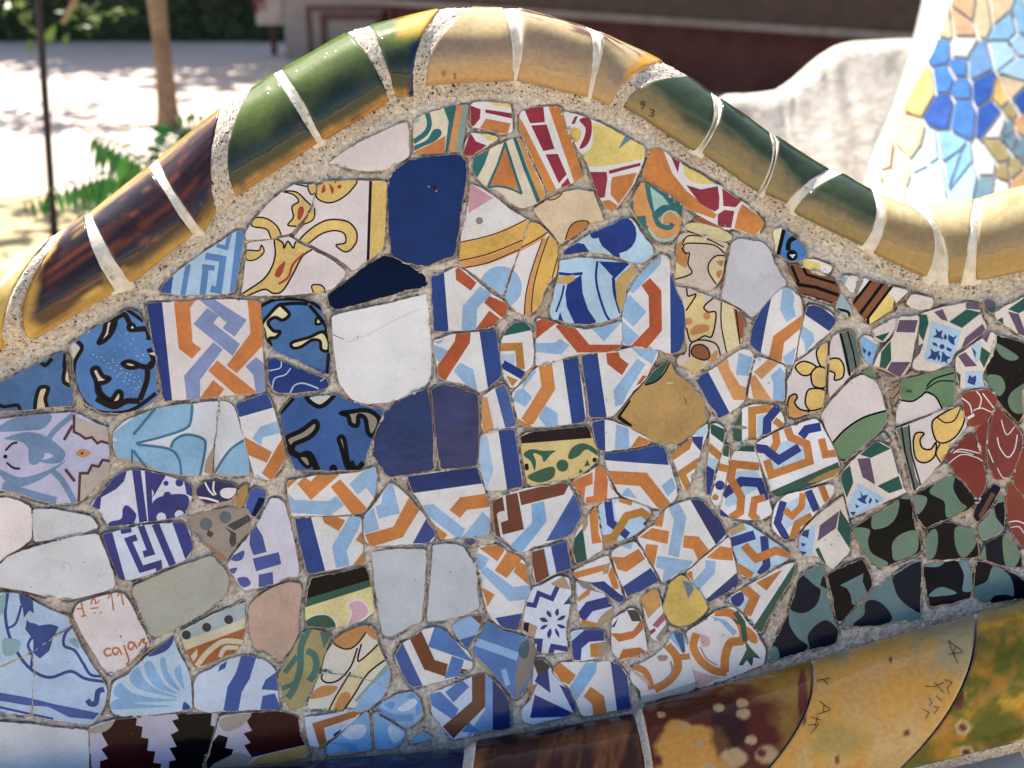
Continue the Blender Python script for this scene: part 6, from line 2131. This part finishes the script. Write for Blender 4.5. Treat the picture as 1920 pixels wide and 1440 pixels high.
D1 = 7.15
g0 = ground_at(np.array(318.), np.array(240.))
tp = [at(x, y, D1 * 1.0) for x, y in ((314, 200), (308, 130), (300, 60), (294, 0), (290, -80), (300, -200), (310, -330))]
tp = [np.array((g0[0], g0[1], 0))] + [CAM + ray(x, y) * (g0[1] / ray(x, y)[1]) for x, y in ((314, 200), (308, 130), (300, 60), (294, 0), (290, -80), (300, -200), (310, -330))]
top = tp[-1]
limbs = [[tp[4], tp[4] + np.array((-.25, .05, .25)), tp[4] + np.array((-.7, .1, .75))], [tp[4], tp[4] + np.array((.3, -.05, .45)), tp[4] + np.array((.6, -.1, 1.0))], [top, top + np.array((.1, .2, .5)), top + np.array((-.2, .3, 1.1))],
         [tp[4] + np.array((-.2, .04, .2)), tp[4] + np.array((-.45, .0, .1)), tp[4] + np.array((-.62, -.02, -0.14))]]
low = [at(x, y, D1 * 1.02) for x, y in ((150, 20), (160, 48), (90, 65), (35, 5), (225, 6), (15, -20), (120, -25), (250, -30))]
cl = [top + np.array((rnd.gauss(0, .8), rnd.gauss(0, .7), 0.9 + rnd.gauss(0, .45))) for _ in range(22)]
t1 = tree("plaza_tree", "slim pale barked tree nearest the bench, left of the green coping", tp, [.085, .066, .058, .055, .062, .06, .05, .045], cl, .28, 2600, .15, M_LEAF, 5, "trees on the plaza", limbs)
Vt, Ft = leaves(low, 0.06, 70, 0.12, 8); mesh_obj("low_leaves", Vt, Ft, [M_LEAF], parent=t1)
for i, (x, y, hgt, lab) in enumerate(((-7.2, 14.9, 3.6, "tree behind the hedge at the far left edge"), (-4.9, 14.2, 3.8, "tree behind the hedge between the pole and the slim trunk"), (-3.3, 14.2, 3.5, "tree behind the hedge beside the grey pier"))):
    base = np.array((x, y, 0.0)); tr_ = [base, base + np.array((.05, 0, 1.0)), base + np.array((0, .05, 2.0)), base + np.array((.08, 0, hgt - .8))]
    cc = [base + np.array((rnd.gauss(0.0, .95), rnd.gauss(.1, .7), hgt + rnd.gauss(0, .5))) for _ in range(30)]
    tree("plaza_tree", lab, tr_, [.14, .12, .1, .08], cc, .34, 7000, .24, M_LEAF, 20 + i, "trees on the plaza",
         [[tr_[3], tr_[3] + np.array((.5, -.3, .6))], [tr_[3], tr_[3] + np.array((-.6, -.2, .5))], [tr_[2], tr_[2] + np.array((.1, -.7, .9))]])

# clipped hedge closing the plaza
hx0, hx1, hy = -9.5, -2.25, 12.2
hedge = empty("hedge", ((hx0 + hx1) / 2, hy + .4, 0), "dark clipped hedge closing the plaza behind the trees", "hedge")
Vb, Fb = box_mesh(((hx0 + hx1) / 2, hy + 0.5, 0.75), (hx1 - hx0, 0.7, 1.5)); mesh_obj("inner_mass", Vb, Fb, [M_LEAF_D], parent=hedge)
r_ = random.Random(4); V = []; F = []
for _ in range(9000):
    p = np.array((r_.uniform(hx0, hx1), hy + .12 + abs(r_.gauss(0, .07)) * -1 + .05, r_.uniform(0.02, 1.55)))
    if r_.random() < .25: p = np.array((r_.uniform(hx0, hx1), hy + r_.uniform(0, .9), 1.5 + r_.gauss(0, .05)))
    a = np.array((r_.gauss(0, 1), r_.gauss(-.5, .6), r_.gauss(0, 1))); a /= np.linalg.norm(a); b = np.cross(a, (.3, 1, .2)); b /= np.linalg.norm(b)
    s = .05 + .05 * r_.random(); o = len(V); V += [p, p + a * s * .5 + b * s * .35, p + a * s, p + a * s * .5 - b * s * .35]; F.append((o, o + 1, o + 2, o + 3))
mesh_obj("foliage", V, F, [M_LEAF_D], parent=hedge)

# thin dark post
q0 = ground_at(np.array(103.), np.array(455.)); q1 = at(np.array(72.), np.array(0.), np.array(4.3))
q1 = CAM + ray(72., 0.) * (q0[1] / ray(72., 0.)[1]); q2 = q0 + (q1 - q0) * 2.6
M_POST = glaze_mat("post_paint", "4a4644", 0.45)
post = empty("metal_post", q0, "thin dark grey metal post standing left of the slim tree", "post")
Vb, Fb = tube_mesh([q0, q0 + (q1 - q0) * .5, q1, q2], [.0165, .0155, .0145, .0135], 14); mesh_obj("shaft", Vb, Fb, [M_POST], parent=post, smooth=True)
Vb, Fb = tube_mesh([q0, q0 + np.array((0, 0, .012))], [.05, .05], 16); mesh_obj("foot_plate", Vb, Fb, [M_POST], parent=post)
Vb, Fb = tube_mesh([q2, q2 + np.array((0, 0, .02))], [.019, .006], 12); mesh_obj("cap", Vb, Fb, [M_POST], parent=post)

# feathery sapling behind the coping
DP = 3.7
sroot = at(np.array(330.), np.array(420.), np.array(DP)); sroot[2] = 0.0
sap = empty("feathery_sapling", sroot, "leafy sapling with feathery green fronds just behind the brown coping", "sapling")
crown_pt = at(np.array(300.), np.array(335.), np.array(DP))
Vt, Ft = tube_mesh([sroot, (sroot + crown_pt) / 2 + np.array((.02, 0, 0)), crown_pt], [.016, .012, .009], 8); mesh_obj("stem", Vt, Ft, [M_BARK], parent=sap, smooth=True)
def frond(pix, d, ln, nleaf, seed, side=(1, 1), droop=0.5):
    P = catmull([(x, y, 0) for x, y in pix], False, 8); P = [np.array((p[0], p[1])) for p in P]
    W3 = [at(p[0], p[1], np.array(d + 0.12 * i / len(P))) for i, p in enumerate(P)]
    V, F = tube_mesh(W3, np.linspace(.004, .0015, len(W3)), 6)
    V = [np.array(v) for v in V]; r = random.Random(seed)
    for k in range(nleaf):
        t = 0.12 + 0.88 * k / (nleaf - 1); f = t * (len(W3) - 1); i = min(int(f), len(W3) - 2); p = W3[i] + (W3[i + 1] - W3[i]) * (f - i)
        tg = W3[min(i + 1, len(W3) - 1)] - W3[max(i - 1, 0)]; tg /= np.linalg.norm(tg)
        for sd in (-1, 1):
            out = np.cross(tg, FWD) * sd; out /= np.linalg.norm(out)
            if out[2] > 0: sz = side[0]
            else: sz = side[1]
            if sz <= 0: continue
            dirv = out * 1.0 + tg * 0.45 + np.array((0, 0, -droop)) + np.array((r.gauss(0, .12), r.gauss(0, .35), r.gauss(0, .12))); dirv /= np.linalg.norm(dirv)
            L_ = ln * sz * (0.55 + 0.6 * math.sin(math.pi * min(1, t * .9 + .08))) * (0.85 + .3 * r.random())
            wv = np.cross(dirv, FWD + np.array((r.gauss(0, .3), 0, r.gauss(0, .3)))); wv /= np.linalg.norm(wv); wv *= L_ * 0.15
            up = np.cross(dirv, wv); up /= np.linalg.norm(up); o = len(V)
            V += [p, p + dirv * L_ * .35 + wv + up * .004, p + dirv * L_ * .35, p + dirv * L_ * .35 - wv + up * .004, p + dirv * L_ * .7 + wv * .8 + up * .003, p + dirv * L_ * .7, p + dirv * L_ * .7 - wv * .8 + up * .003, p + dirv * L_ + np.array((0, 0, -.01))]
            F += [(o, o + 1, o + 2), (o, o + 2, o + 3), (o + 1, o + 4, o + 5, o + 2), (o + 2, o + 5, o + 6, o + 3), (o + 4, o + 7, o + 5), (o + 5, o + 7, o + 6)]
    return mesh_obj("frond", V, F, [M_FROND], parent=sap)
frond([(300, 335), (240, 322), (160, 335), (50, 378)], DP, .10, 20, 1, (0.35, 1.0), .7)
frond([(300, 335), (262, 300), (215, 268), (178, 255)], DP - .1, .12, 11, 2, (.3, 1.0), .9)
frond([(300, 335), (310, 285), (335, 245), (380, 228)], DP + .1, .11, 14, 3, (.7, 1.0), .4)
frond([(300, 335), (260, 350), (215, 375), (150, 402)], DP + .15, .10, 14, 5, (.6, 1.0), .5)
frond([(300, 335), (285, 318), (258, 300), (228, 292)], DP + .12, .10, 11, 9, (.6, 1.0), .8)
